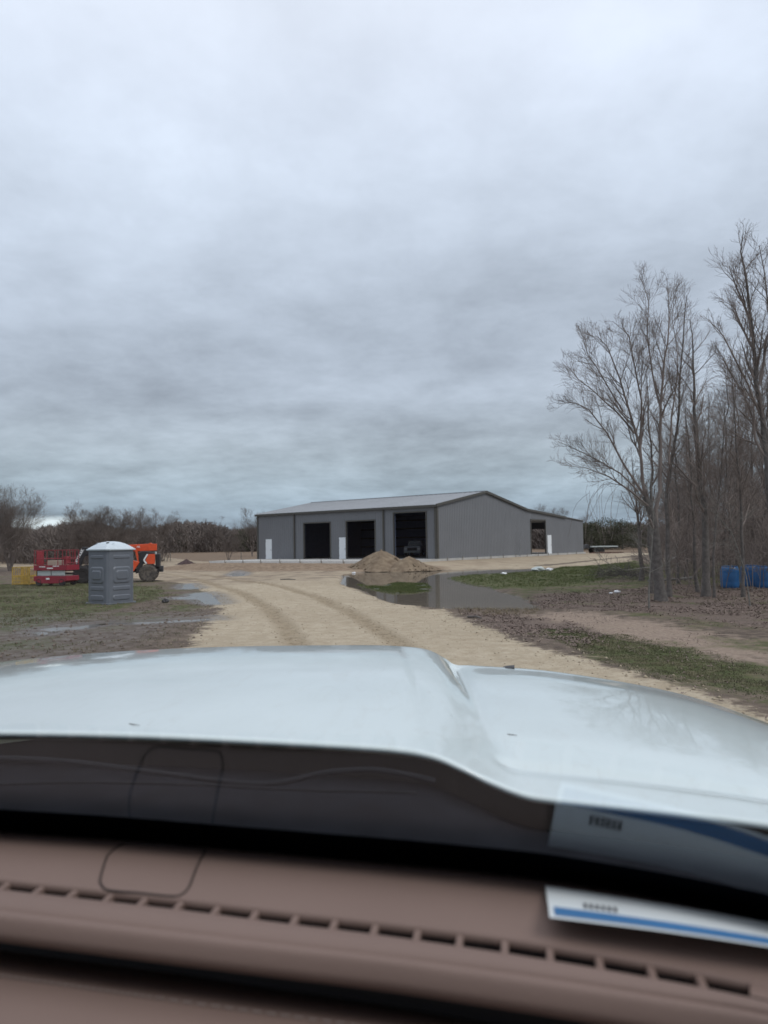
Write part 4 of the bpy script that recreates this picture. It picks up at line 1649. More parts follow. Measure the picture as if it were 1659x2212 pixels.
# the tall tree at the right edge
T = Tree(31, 0.75)
b = W(1672, 1296, 21.5)
b.z = tz(b.x, b.y) - 0.1
T.limb([b] + [W(*q) for q in [(1670, 1150, 21.5), (1658, 1000, 21.5), (1640, 860, 21.6), (1626, 720, 21.7), (1614, 620, 21.8), (1600, 545, 21.9), (1605, 505, 22)]], 0.15, 0.012, 9, dens=26, L=1.6, maxlvl=3, lo=0.3, trunk=True, up=0.1, ang=(15, 42))
for pts in ([(1645, 900, 21.6), (1600, 800, 21.2), (1565, 730, 20.9), (1540, 700, 20.8)], [(1655, 980, 21.5), (1610, 860, 22), (1570, 790, 22.4), (1545, 745, 22.6)],
            [(1620, 690, 21.7), (1590, 620, 21.5), (1575, 575, 21.4)], [(1640, 830, 21.6), (1665, 700, 21.4), (1650, 580, 21.2), (1640, 530, 21)],
            [(1658, 900, 21.6), (1690, 780, 21.3), (1680, 650, 21.2), (1670, 560, 21)], [(1630, 760, 21.7), (1600, 700, 22.3), (1570, 640, 22.6)]):
    T.limb([W(*q) for q in pts], 0.045, 0.008, 6, dens=16, L=1.1, maxlvl=3, lo=0.15, up=0.1, ang=(15, 45))
T.finish('tall bare tree at the right edge reaching highest of the thicket', tuple(b), 'bare trees of the right hand thicket')

# deeper thicket
deep = [(1465, 1232, 33, 830, 'back tree of the thicket seen left of the stout dark trunk, low crown'),
        (1560, 1238, 32, 800, 'back tree of the thicket above the leftmost blue drum'),
        (1590, 1228, 36, 790, 'back tree of the thicket behind the thin trunk at the drums'),
        (1625, 1232, 34, 770, 'back tree of the thicket above the middle blue drum'),
        (1650, 1236, 31, 740, 'back tree of the thicket above the drum at the right edge'),
        (1535, 1226, 38, 850, 'back tree of the thicket right behind the stout dark trunk'),
        (1500, 1226, 39, 880, 'back tree of the thicket seen over the thin bent tree'),
        (1700, 1240, 30, 700, 'back tree of the thicket leaning in from outside the right edge'),
        (1440, 1220, 42, 960, 'small far tree of the thicket between the two leftmost trunks'),
        (1575, 1233, 34.5, 830, 'back tree of the thicket straight behind the gap between the drums'),
        (1610, 1226, 40, 800, 'farthest back tree of the thicket behind the drums'),
        (1480, 1230, 35, 900, 'back tree of the thicket just left of the thin bent tree'),
        (1640, 1228, 38, 760, 'back tree of the thicket between the two rightmost drums')]
for k, (px, py, Y, top, lab) in enumerate(deep):
    mid = (py + top) / 2
    stem_tree(50 + k, [(px, py, Y), (px + random.uniform(-8, 8), mid + 60, Y), (px + random.uniform(-12, 12), mid - 60, Y), (px + random.uniform(-14, 14), top, Y)],
              random.uniform(0.06, 0.085), lab, dens=30, L=2.2, maxlvl=3, lo=0.18, ang=(20, 55), rmin=0.0055)
# underbrush between the trunks, uncountable
rn = random.Random(5)
T = Tree(77, 1.0, 0.006)
for k in range(100):
    px = rn.uniform(1440, 1760)
    Y = rn.uniform(27, 42)
    q = W(px, 1250, Y)
    p = Vector((q.x, Y, tz(q.x, Y)))
    d = Vector((rn.gauss(0, .35), rn.gauss(0, .35), 1))
    T.branch(p, d, rn.uniform(1.6, 3.6), 0.016, 2, 4, 0.02)
v = np.array(T.crown.v)
me = bpy.data.meshes.new('underbrush')
me.from_pydata(T.crown.v, [], T.crown.f)
me.materials.append(M_['twig'])
o = bpy.data.objects.new('underbrush', me)
COL.objects.link(o)
tag(o, 'tangle of leafless brown brush filling the thicket behind the trunks', 'brush', kind='stuff')

# foreground sapling with pale arching twigs
T = Tree(81, 1.0, 0.004)
b = W(1402, 1315, 21.0)
b.z = tz(b.x, b.y)
T.limb([b] + [W(*q) for q in [(1404, 1230, 21.0), (1412, 1120, 21.0), (1406, 1020, 21.1)]], 0.022, 0.006, 6, dens=12, L=0.9, maxlvl=2, lo=0.3, trunk=True, ang=(30, 75))
T.limb([W(*q) for q in [(1405, 1225, 21.0), (1350, 1232, 20.8), (1310, 1215, 20.6), (1290, 1190, 20.5)]], 0.010, 0.004, 4, dens=8, L=0.5, maxlvl=2, lo=0.3)
T.finish('thin pale sapling standing in front of the leftmost big trunk', tuple(b), 'bare trees of the right hand thicket', 'bark_light', 'bark_light', 'sapling', 'tree')
T = Tree(82, 1.0, 0.004)
b = W(1620, 1300, 21.5)
b.z = tz(b.x, b.y)
T.limb([b] + [W(*q) for q in [(1612, 1245, 21.5), (1580, 1150, 21.5), (1540, 1105, 21.5), (1490, 1085, 21.5)]], 0.02, 0.005, 6, dens=14, L=1.0, maxlvl=2, lo=0.25, trunk=True, ang=(30, 75), up=0.0)
T.limb([W(*q) for q in [(1610, 1240, 21.5), (1575, 1160, 21.3), (1600, 1120, 21.1), (1680, 1110, 21)]], 0.012, 0.005, 4, dens=10, L=0.8, maxlvl=2, lo=0.2, up=0.0)
T.finish('thin arching sapling bending left in front of the blue drums', tuple(b), 'bare trees of the right hand thicket', 'bark_light', 'bark_light', 'sapling', 'tree')


# ---- generic distant bare tree
def far_tree(seed, px, base_py, Y, top_py, r0, label, spread=(16, 42), dens=22, Lk=0.44, stems=1, rmin=0.012, z=None, group='bare trees along the far tree line', m='farwood'):
    t = Tree(seed, 0.72, rmin * 0.42)
    q = W(px, base_py, Y)
    z0 = tz(q.x, Y) - 0.1
    top = W(px, top_py, Y)
    H = top.z - z0
    t.unit = 0.14 * H
    for k in range(stems):
        dx = 0 if stems == 1 else (k - (stems - 1) / 2) * 0.26 * H
        pts = [Vector((q.x, Y, z0)), Vector((q.x + dx * .35, Y + t.rn.gauss(0, .1), z0 + H * .33)), Vector((q.x + dx * .8 + t.rn.gauss(0, .2), Y, z0 + H * .66)), Vector((q.x + dx * 1.3 + t.rn.gauss(0, .2), Y, z0 + H * (1 if k == 0 or stems == 1 else t.rn.uniform(.8, 1))))]
        t.limb(pts, r0 * 0.55, rmin, 6, dens=dens * 0.7, L=H * Lk, maxlvl=4, lo=0.12, trunk=True, ang=spread, up=0.09)
    return t.finish(label, (q.x, Y, z0), group, m, m)


far_tree(101, 22, 1232, 74, 1062, 0.22, 'tall bare tree at the left edge of the photo above the yellow basket', stems=3, dens=20, rmin=0.014)
far_tree(102, -14, 1232, 70, 1075, 0.22, 'tall bare tree cut by the left edge of the photo', stems=2, rmin=0.014)
far_tree(103, 150, 1215, 88, 1112, 0.14, 'bare tree with a lone raised branch, above the red scissor lift', stems=1, dens=14, rmin=0.015)
far_tree(104, 186, 1215, 90, 1108, 0.16, 'round bare tree above the left side of the portable toilet roof', stems=3, dens=16, rmin=0.016)
far_tree(105, 236, 1215, 88, 1106, 0.16, 'wide bushy bare tree directly above the portable toilet roof', stems=5, dens=17, rmin=0.016)
far_tree(106, 322, 1215, 95, 1112, 0.15, 'fan shaped bare tree above the rear of the orange telehandler', stems=4, dens=13, rmin=0.013, spread=(12, 35))
far_tree(107, 494, 1209, 96, 1158, 0.10, 'small lone bare tree in the dry field left of the barn', stems=3, dens=12, rmin=0.012)
far_tree(108, 545, 1196, 118, 1113, 0.14, 'bare tree rising beside the left end of the barn', stems=2, dens=15, rmin=0.014)
far_tree(109, 463, 1190, 150, 1128, 0.13, 'bare tree poking above the far wood left of the barn', stems=2, dens=14, rmin=0.014)
far_tree(110, 1194, 1190, 135, 1103, 0.16, 'round bare crown showing above the low end of the barn roof', stems=3, dens=16, rmin=0.013)
far_tree(111, 1268, 1190, 130, 1113, 0.12, 'bare tree just right of the low end of the barn', stems=1, dens=13, rmin=0.012)


# ---- far wood as one mass: slivers of twig over many overlapping crowns
def sliver_mass(name, spots, seed, matn, label, per=900, w=0.05, l=0.9):
    g = np.random.default_rng(seed)
    V, F = [], []
    base_i = 0
    for (x, y, z0, h, rad) in spots:
        n = int(per * (h / 7))
        a = g.uniform(0, 2 * np.pi, n)
        rr_ = rad * np.sqrt(g.random(n)) * g.uniform(0.7, 1.12, n)
        tt = g.random(n) ** 0.8
        env = np.where(tt < 0.2, 0.75, np.sqrt(np.clip(1 - ((tt - 0.35) / 0.68) ** 2, 0.03, 1)))
        c = np.stack([x + np.cos(a) * rr_ * env, y + np.sin(a) * rr_ * env * 0.8, z0 + tt * h * (1 + 0.10 * np.sin(a * 3 + x))], -1)
        d = np.stack([np.cos(a) * 0.5 + g.normal(0, .35, n), np.sin(a) * 0.4 + g.normal(0, .35, n), 0.9 + g.normal(0, .4, n)], -1)
        d /= np.linalg.norm(d, axis=1)[:, None]
        s = np.cross(d, g.normal(0, 1, (n, 3)))
        s /= np.linalg.norm(s, axis=1)[:, None] + 1e-9
        ll = l * g.uniform(0.5, 1.3, n)[:, None]
        ww = w * g.uniform(0.5, 1.4, n)[:, None]
        p0, p1, p2 = c - d * ll / 2 - s * ww / 2, c - d * ll / 2 + s * ww / 2, c + d * ll / 2
        V.append(np.stack([p0, p1, p2], 1).reshape(-1, 3))
        F.append(np.arange(n * 3).reshape(-1, 3) + base_i)
        base_i += n * 3
    o = np_mesh(name, np.concatenate(V), np.concatenate(F), M_[matn])
    return o


g = np.random.default_rng(4)
spots = []
for k in range(150):
    px = g.uniform(-120, 600)
    Y = g.uniform(150, 185)
    q = W(px, 1190, Y)
    tp = W(px, 1139 + 7 * math.sin(px / 37.0) + g.uniform(-3, 6), Y).z
    z0 = tz(q.x, Y) - 0.2
    spots.append((q.x, Y, z0, tp - z0, g.uniform(3, 5.5)))
o = sliver_mass('far_wood', spots, 9, 'farwood', '', per=700, w=0.22, l=1.3)
tag(o, 'long dark leafless wood closing the field left of the barn', 'wood', kind='stuff')
spots = []
for k in range(60):
    px = g.uniform(-140, 330)
    Y = g.uniform(92, 118)
    q = W(px, 1200, Y)
    tp = W(px, 1152 + g.uniform(-6, 10) + (0 if px > 90 else 6), Y).z
    z0 = tz(q.x, Y) - 0.2
    spots.append((q.x, Y, z0, tp - z0, g.uniform(2.0, 3.5)))
o = sliver_mass('brush_thicket', spots, 10, 'farwood', '', per=900, w=0.14, l=1.0)
tag(o, 'brown leafless thicket behind the lift, the toilet and the telehandler', 'brush', kind='stuff')
spots = []
for k in range(130):
    px = g.uniform(1100, 1900)
    Y = g.uniform(125, 175)
    q = W(px, 1190, Y)
    tp = W(px, 1136 + g.uniform(-4, 8), Y).z
    z0 = tz(q.x, Y) - 0.2
    spots.append((q.x, Y, z0, tp - z0, g.uniform(3, 5.5)))
o = sliver_mass('far_wood', spots, 12, 'farwood', '', per=650, w=0.22, l=1.3)
tag(o, 'dark leafless wood on the horizon right of the barn', 'wood', kind='stuff')
spots = []
for k in range(46):
    px = g.uniform(1450, 1900)
    Y = g.uniform(38, 60)
    q = W(px, 1200, Y)
    tp = W(px, 1040 - 0.10 * (px - 1450) + g.uniform(-60, 80), Y).z
    z0 = tz(q.x, Y) - 0.2
    spots.append((q.x, Y, z0, tp - z0, g.uniform(1.2, 2.2)))
o = sliver_mass('back_brush', spots, 13, 'twig', '', per=1500, w=0.020, l=0.9)
tag(o, 'brown brush behind the trees and drums at the right edge', 'brush', kind='stuff')

# cedars right of the barn: each its own crown of leaf clumps
def cedar(seed, px, Y, top_py, rad, label):
    g = np.random.default_rng(seed)
    q = W(px, 1190, Y)
    z0 = tz(q.x, Y) - 0.1
    H = W(px, top_py, Y).z - z0
    t = thing('cedar_tree', label, 'cedar', (q.x, Y, z0), 0, 'cedars right of the barn')
    MB().tube([(0, 0, 0), (0.1, 0, H * .5), (0, 0, H * .85)], [0.16, 0.1, 0.03], 7).build('trunk', M_['bark'], t)
    n = 5200
    cl = 70
    ca, ct = g.uniform(0, 6.28, cl), g.random(cl)
    cr = rad * np.sqrt(np.clip(1 - ((ct - .35) / .68) ** 2, 0.05, 1)) * g.uniform(.55, 1.0, cl)
    cc = np.stack([np.cos(ca) * cr, np.sin(ca) * cr, 0.3 + ct * (H - 0.5)], -1)
    ci = g.integers(0, cl, n)
    c = cc[ci] + g.normal(0, 1, (n, 3)) * np.array([rad * .17, rad * .17, H * .065])
    d = g.normal(0, 1, (n, 3))
    d[:, 2] += 0.7
    d /= np.linalg.norm(d, axis=1)[:, None]
    s = np.cross(d, g.normal(0, 1, (n, 3)))
    s /= np.linalg.norm(s, axis=1)[:, None]
    L_, w_ = g.uniform(.16, .34, (n, 1)), g.uniform(.05, .11, (n, 1))
    V = np.stack([c - d * L_ / 2 - s * w_ / 2, c - d * L_ / 2 + s * w_ / 2, c + d * L_ / 2], 1).reshape(-1, 3)
    np_mesh('crown', V, np.arange(n * 3).reshape(-1, 3), M_['cedar'], parent=t)


for k, (px, Y, tp, rad, lab) in enumerate(((1278, 118, 1128, 2.3, 'dark green cedar touching the right end of the barn, behind the trailer'),
                                           (1312, 120, 1121, 2.6, 'tallest dark green cedar above the middle of the flatbed trailer'),
                                           (1345, 119, 1126, 2.4, 'dark green cedar above the right end of the flatbed trailer'),
                                           (1378, 125, 1134, 2.3, 'dark green cedar between the trailer and the white house'),
                                           (1250, 128, 1130, 2.2, 'dark green cedar mostly hidden behind the low end of the barn'),
                                           (440, 160, 1146, 2.4, 'dark green cedar in the far wood left of the barn'),
                                           (385, 165, 1140, 2.6, 'dark green cedar in the far wood right of the telehandler'),
                                           (528, 150, 1146, 2.4, 'dark green cedar in the far wood beside the left end of the barn'))):
    cedar(200 + k, px, Y, tp, rad, lab)

# white far house
q = W(1392, 1160, 150)
h = thing('white_house', 'low white house with pale roof far behind the leftmost bare tree', 'house', (q.x, 150, tz(q.x, 150)), R(6))
MB().box((0, 0, 1.2), (8.6, 6.0, 2.4)).build('wall', M_['cream'], h)
MB().prism([(-3.4, 2.38), (3.4, 2.38), (0, 3.7)], -4.6, 4.6, 'x').build('roof', M_['housegrey'], h)
for x in (-2.6, 0.3, 2.8):
    MB().box((x, -3.01, 1.4), (0.9, 0.05, 0.9)).build('window', M_['window_glass'], h)
# flatbed trailer
q = W(1296, 1193, 98)
z0 = tz(q.x, 98)
t = thing('flatbed_trailer', 'flatbed trailer with pale deck standing right of the low end of the barn', 'trailer', (q.x, 98, z0), R(3))
MB().box((0.3, 0, 0.92), (3.6, 2.2, 0.14)).build('deck', M_['silver'], t)
MB().box((0.2, 0, 0.76), (4.4, 1.2, 0.14)).build('frame', M_['dark_steel'], t)
for x in (-0.85, -0.1):
    for y in (-1.0, 1.0):
        wheel(t, (x, y, 0.38), 0.38, 0.24, 0.2, tread=False, m=M_['rubber_dark'])
MB().prism([(-2.15, 0.7), (-1.5, 0.7), (-1.5, 1.0), (-1.75, 1.25), (-2.1, 1.15)], -0.4, 0.4, 'y').build('tongue', M_['dark_steel'], t)
lg = MB()
for k in range(9):
    a = random.uniform(-.15, .15)
    lg.tube([(-2.2 + k * .28, -1.9 + .05 * k, 0.12 + .05 * (k % 3)), (-0.4 + k * .35, -1.7 + a, 0.14 + .05 * (k % 2))], 0.07, 6)
o = lg.build('log_heap', M_['rust'])
o.location = (q.x, 97.2, z0 - 0.05)
tag(o, 'low heap of dark poles on the ground in front of the flatbed trailer', 'pole heap')
# dark heap in the field and white posts, utility pole
q = W(403, 1211, 84)
o = mound(q.x, 84, 1.3, 0.9, 0.55, tz(q.x, 84), 'brush_heap', 'low dark reddish heap at the near edge of the dry field')
o.data.materials[0] = mat('dark_red_brush', (0.055, 0.032, 0.032), 0.9, var=0.4, scale=4)
post0 = None
for k, px in enumerate((350, 356, 361, 368, 521)):
    q = W(px, 1204, 100)
    if post0 is None:
        post0 = MB().tube([(0, 0, -0.2), (0, 0, 1.15)], 0.06, 6).build('fence_post', M_['wood'])
        o = post0
    else:
        o = post0.copy()
        COL.objects.link(o)
    o.location = (q.x, 100, tz(q.x, 100))
    tag(o, 'weathered fence post at the dry field edge just right of the telehandler' if k < 4 else 'single weathered fence post in the dry field close to the barn', 'post', 'fence posts in the dry field')
q = W(420, 1190, 195)
z0 = tz(q.x, 195)
t = thing('utility_pole', 'thin dark utility pole above the far wood left of the barn', 'pole', (q.x, 195, z0))
H = W(420, 1131, 195).z - z0
MB().tube([(0, 0, 0), (0, 0, H)], [0.16, 0.11], 8).build('pole', M_['rust'], t)
MB().box((0, 0, H - 0.5), (1.6, 0.12, 0.12)).build('crossarm', M_['bark'], t)

# brush pile and fallen log in front of the thicket
rn = random.Random(8)
T = Tree(90, 1.0, 0.006)
q = W(1350, 1247, 38)
for k in range(90):
    p = Vector((q.x + rn.gauss(0, .8), 38 + rn.gauss(0, .5), tz(q.x, 38) + rn.uniform(0, .35)))
    d = Vector((rn.gauss(0, 1), rn.gauss(0, .6), rn.uniform(0.05, .5)))
    T.branch(p, d, rn.uniform(.5, 1.1), 0.015, 3, 4, 0.0)
me = bpy.data.meshes.new('brush_pile')
me.from_pydata([tuple(Vector(v_) - Vector((q.x, 38, 0))) for v_ in T.crown.v], [], T.crown.f)
me.materials.append(M_['bark'])
o = bpy.data.objects.new('brush_pile', me)
o.location = (q.x, 38, 0)
COL.objects.link(o)
tag(o, 'grey pile of cut branches on the grass left of the leftmost big trunk', 'brush pile')
q = W(1452, 1247, 34)
o = MB().tube([(-1.15, 0, 0.10), (-0.3, .1, 0.12), (0.5, .05, 0.16), (1.15, 0, 0.22)], [0.05, 0.055, 0.06, 0.07], 8).build('fallen_log', M_['bark_light'])
o.location = (q.x, 34, tz(q.x, 34))
tag(o, 'pale fallen log lying right of the leftmost big trunk', 'log')


# litter
def crumple(name, px, py, size, label, cat, seed, m='litter', z=None, flat=0.6):
    rn = random.Random(seed)
    q = GP(px, py, 0.0)
    z = tz(q.x, q.y) if z is None else z
    n = 12
    rows = []
    for j in range(6):
        ph = math.pi * j / 5
        rows.append([(size * (math.sin(ph) * math.cos(2 * math.pi * k / n)) * rn.uniform(.6, 1.2), size * .7 * math.sin(ph) * math.sin(2 * math.pi * k / n) * rn.uniform(.6, 1.2), size * flat * (0.45 + 0.5 * math.cos(ph)) * rn.uniform(.8, 1.3)) for k in range(n)])
    for r_ in rows:
        r_.append(r_[0])
    o = MB().grid(rows).build(name, M_[m])
    o.location = (q.x, q.y, z)
    return tag(o, label, cat)


crumple('plastic_scrap', 1089, 1241, 0.22, 'white plastic scrap on the green grass by the right arm of the pond', 'litter', 1)
crumple('plastic_scrap', 764, 1236, 0.17, 'white scrap at the foot of the taller dirt mound by the pond', 'litter', 2)
crumple('plastic_scrap', 1334, 1282, 0.16, 'larger white scrap on the ground in front of the brush pile', 'litter', 3)
crumple('plastic_scrap', 1320, 1283, 0.09, 'smaller white scrap just left of another in front of the brush pile', 'litter', 4)
crumple('plastic_sheet', 1468, 1211, 0.85, 'crumpled white sheet on the grass seen between the trunks', 'sheet', 5, flat=0.35)
crumple('plastic_scrap', 1163, 1234, 0.5, 'grey crumpled bag at the far right tip of the pond', 'litter', 6, m='silver')
crumple('plastic_scrap', 1187, 1233, 0.3, 'white bag right of the grey crumpled bag at the pond tip', 'litter', 7)
crumple('black_scrap', 357, 1303, 0.14, 'small black lump on the mud right of the portable toilet', 'litter', 8, m='black', flat=1.0)
for k, (px, py, ln, a, lab) in enumerate(((622, 1252, 1.1, 0.5, 'dark stick lying on the sand between the tyre tracks and the pond'),
                                           (1025, 1337, 0.5, 0.9, 'short dark stick beside the near edge of the pond'))):
    q = GP(px, py)
    dx, dy = math.cos(a) * ln / 2, -math.sin(a) * ln / 2
    o = MB().tube([(-dx, -dy, 0.03), (0.05, 0.02, 0.05), (dx, dy, 0.03)], [0.03, 0.035, 0.02], 6).build('dead_stick', M_['bark'])
    o.location = (q.x, q.y, tz(q.x, q.y))
    tag(o, lab, 'stick')


# ------------------------------------------------------------------ ground scatter (stuff)
def scatter_pts(n, poly, seed, cond=None):
    g = np.random.default_rng(seed)
    lo, hi = poly.min(0), poly.max(0)
    P_ = g.uniform(lo, hi, (n * 3, 2))
    d = sdist(poly, P_[:, 0], P_[:, 1])
    keep = d > g.uniform(-0.5, 0.3, len(P_))
    P_ = P_[keep][:n]
    return P_, g


def leaf_mesh(P_, g, size, name, m, label):
    n = len(P_)
    z = terrain(P_[:, 0], P_[:, 1]) + g.uniform(0.003, 0.03, n)
    c = np.stack([P_[:, 0], P_[:, 1], z], -1)
    a = g.uniform(0, 6.28, n)
    tilt = g.normal(0, 0.32, (n, 2))
    u = np.stack([np.cos(a), np.sin(a), tilt[:, 0]], -1) * (size * g.uniform(.5, 1.3, n))[:, None]
    w = np.stack([-np.sin(a), np.cos(a), tilt[:, 1]], -1) * (size * .55 * g.uniform(.6, 1.2, n))[:, None]
    curl = np.zeros((n, 3))
    curl[:, 2] = size * g.uniform(0.1, .5, n)
    V = np.stack([c - u, c - w + curl * .3, c + u + curl, c + w + curl * .3], 1).reshape(-1, 3)
    F = np.arange(n * 4).reshape(-1, 4)
    F = np.concatenate([F[:, [0, 1, 2]], F[:, [0, 2, 3]]])
    o = np_mesh(name, V, F, m)
    return tag(o, label, name.replace('_', ' '), kind='stuff')


P1, g1 = scatter_pts(30000, LEAF1, 31)
P1 = P1[fbm(P1[:, 0], P1[:, 1], 0.9, 3) > -0.15]
leaf_mesh(P1, g1, 0.036, 'leaf_litter', M_['leaf'], 'brown fallen leaves covering the ground under the bare trees')
P2, g2 = scatter_pts(5000, LEAF2, 32)
n_ = vnoise(P2[:, 0] * 2.2, P2[:, 1] * 2.2) > -0.12
leaf_mesh(P2[n_], g2, 0.034, 'leaf_litter', M_['leaf'], 'brown fallen leaves drifted along the right edge of the sand road')
right = poly_px([(1130, 1310), (1700, 1300), (1800, 1560), (1659, 1575), (1400, 1474), (1200, 1412)])
P3, g3 = scatter_pts(6500, right, 33)
n_ = vnoise(P3[:, 0] * 1.5 + 9, P3[:, 1] * 1.5) + 0.3 * vnoise(P3[:, 0] * 7, P3[:, 1] * 7) > 0.05
leaf_mesh(P3[n_], g3, 0.022, 'leaf_litter', M_['leaf'], 'scattered brown leaves over the pale and green verge right of the road')


def grass_mesh(P_, g, hgt, name, m, label, per=5):
    P_ = np.repeat(P_, per, 0) + g.normal(0, 0.035, (len(P_) * per, 2))
    n = len(P_)
    z = terrain(P_[:, 0], P_[:, 1]) - 0.005
    c = np.stack([P_[:, 0], P_[:, 1], z], -1)
    a = g.uniform(0, 6.28, n)
    hh = hgt * g.uniform(.4, 1.3, n)
    lean = g.normal(0, .55, (n, 2)) * hh[:, None]
    wv = np.stack([np.cos(a), np.sin(a), np.zeros(n)], -1) * (0.006 * g.uniform(.7, 1.6, n))[:, None]
    tip = c + np.stack([lean[:, 0], lean[:, 1], hh], -1)
    V = np.stack([c - wv, c + wv, tip], 1).reshape(-1, 3)
    o = np_mesh(name, V, np.arange(n * 3).reshape(-1, 3), m)
    return tag(o, label, 'grass', kind='stuff')


def gsc(poly, n, seed, thr, hgt, label, per=5):
    P_, g = scatter_pts(n, poly, seed)
    k = fbm(P_[:, 0], P_[:, 1], 0.8, 3) > thr
    P_ = P_[k]
    P_ = P_[(sdist(ROAD, P_[:, 0], P_[:, 1]) < -0.1)]
    return grass_mesh(P_, g, hgt, 'grass', M_['fresh'] if poly is GREEN1 else M_['grassblade'], label, per)


gsc(GREEN1, 9000, 41, -0.35, 0.09, 'green grass on the bank right of the pond')
gsc(GREEN2, 4500, 42, -0.3, 0.026, 'thin green grass on the verge right of the road')
gsc(GREEN3, 9000, 43, -0.2, 0.08, 'green and brown grass around the portable toilet')
BIGR = np.array([[7, 19], [40, 19], [60, 60], [10, 60], [6, 30]])
gsc(BIGR, 9000, 44, -0.05, 0.10, 'short winter grass under and beyond the thicket')
LEFTG = np.array([[-3.9, 12], [-5.2, 22], [-8, 30], [-22, 44], [-30, 44], [-16, 12]])
gsc(LEFTG, 7000, 45, 0.05, 0.05, 'sparse grass on the mud left of the road')
# tufts in the pond
P_, g = scatter_pts(5000, GREENW, 46)
k = fbm(P_[:, 0], P_[:, 1], 1.1, 2) > -0.25
grass_mesh(P_[k], g, 0.085, 'pond_grass', M_['fresh'], 'green grass standing in the shallow of the pond', 5)
rim = np.vstack([poly_px([(1000, 1311), (1130, 1300), (1165, 1322), (1090, 1330), (990, 1322)])])
P_, g = scatter_pts(500, rim, 47)
grass_mesh(P_, g, 0.09, 'bank_grass', mat('dead_grass', (0.12, 0.10, 0.06), 0.9, col2=(0.22, 0.17, 0.11), scale=3), 'dead brown grass along the near bank of the pond', 5)


def clods(poly, n, seed, smin, smax, m, label, cond=None, name='clods'):
    P_, g = scatter_pts(n, poly, seed)
    if cond is not None:
        P_ = P_[cond(P_[:, 0], P_[:, 1])]
    n = len(P_)
    s = (smin + (smax - smin) * g.random(n) ** 3)
    z = terrain(P_[:, 0], P_[:, 1])
    c = np.stack([P_[:, 0], P_[:, 1], z + s * .2], -1)
    dirs = np.array([[1, 0, 0], [0, 1, 0], [-1, 0, 0], [0, -1, 0], [0, 0, .75], [0, 0, -.7]])
    a = g.uniform(0, 6.28, n)
    ca, sa = np.cos(a), np.sin(a)
    V = []
    for d in dirs:
        k = s * g.uniform(.6, 1.3, n)
        V.append(c + np.stack([(d[0] * ca - d[1] * sa) * k, (d[0] * sa + d[1] * ca) * k, d[2] * k], -1))
    V = np.stack(V, 1).reshape(-1, 3)
    tri = np.array([(0, 1, 4), (1, 2, 4), (2, 3, 4), (3, 0, 4), (1, 0, 5), (2, 1, 5), (3, 2, 5), (0, 3, 5)])
    F = (tri[None] + (np.arange(n) * 6)[:, None, None]).reshape(-1, 3)
    o = np_mesh(name, V, F, m)
    return tag(o, label, 'clods', kind='stuff')


RN = np.array([[-5, 8], [6, 7], [3.5, 14], [2.6, 22], [-2, 40], [-14, 50], [-14, 40], [-7, 24], [-5, 14]])
near_edge = lambda X, Y: np.abs(sdist(ROAD, X, Y)) < 0.5 + 0.3 * vnoise(X, Y)
clods(RN, 9000, 51, 0.006, 0.036, M_['clod'], 'sandy clods along both edges of the sand road', near_edge)
on_track = lambda X, Y: (np.minimum(ldist(TRK1, X, Y), ldist(TRK2, X, Y)) < 0.42)
clods(RN, 14000, 52, 0.006, 0.028, mat('track_clod', (0.22, 0.17, 0.11), 0.95, col2=(0.36, 0.29, 0.2), scale=9), 'crumbs of damp sand thrown up along the tyre tracks', on_track, 'track_crumbs')
clods(RN, 7000, 54, 0.005, 0.022, M_['clod'], 'small stones and crumbs lying all over the sand road', lambda X, Y: sdist(ROAD, X, Y) > 0.1, 'road_crumbs')
clods(LEFTG, 9000, 53, 0.01, 0.05, mat('mud_clod', (0.09, 0.072, 0.055), 0.9, col2=(0.19, 0.15, 0.12), scale=9), 'muddy clods on the churned ground left of the road', None, 'mud_clods')

# ------------------------------------------------------------------ our own truck, seen from inside
TA = R(10)
truck = thing('truck', 'white truck we look out of, with brown dashboard and bulged white hood', 'truck', (0, 0, 0), -TA)
caT, saT = math.cos(TA), math.sin(TA)


def toL(p):
    return Vector((p.x * caT - p.y * saT, p.x * saT + p.y * caT, p.z))


def TLz(px, py, dz):
    d = ray(px, py)
    t = dz / d.z
    return toL(Vector((d.x * t, d.y * t, CAMZ + dz)))


def TLD(px, py, D):
    d = ray(px, py)
    l = toL(Vector((d.x, d.y, 0)))
    t = D / l.y
    return Vector((l.x * t, D, CAMZ + d.z * t))


def catmull(P_, sub):
    out = []
    n = len(P_)
    for i in range(n - 1):
        p0, p1, p2, p3 = P_[max(i - 1, 0)], P_[i], P_[i + 1], P_[min(i + 2, n - 1)]
        for k in range(sub):
            t = k / sub
            out.append(0.5 * ((2 * p1) + (p2 - p0) * t + (2 * p0 - 5 * p1 + 4 * p2 - p3) * t * t + (3 * p1 - p0 - 3 * p2 + p3) * t ** 3))
    out.append(P_[-1])
    return out


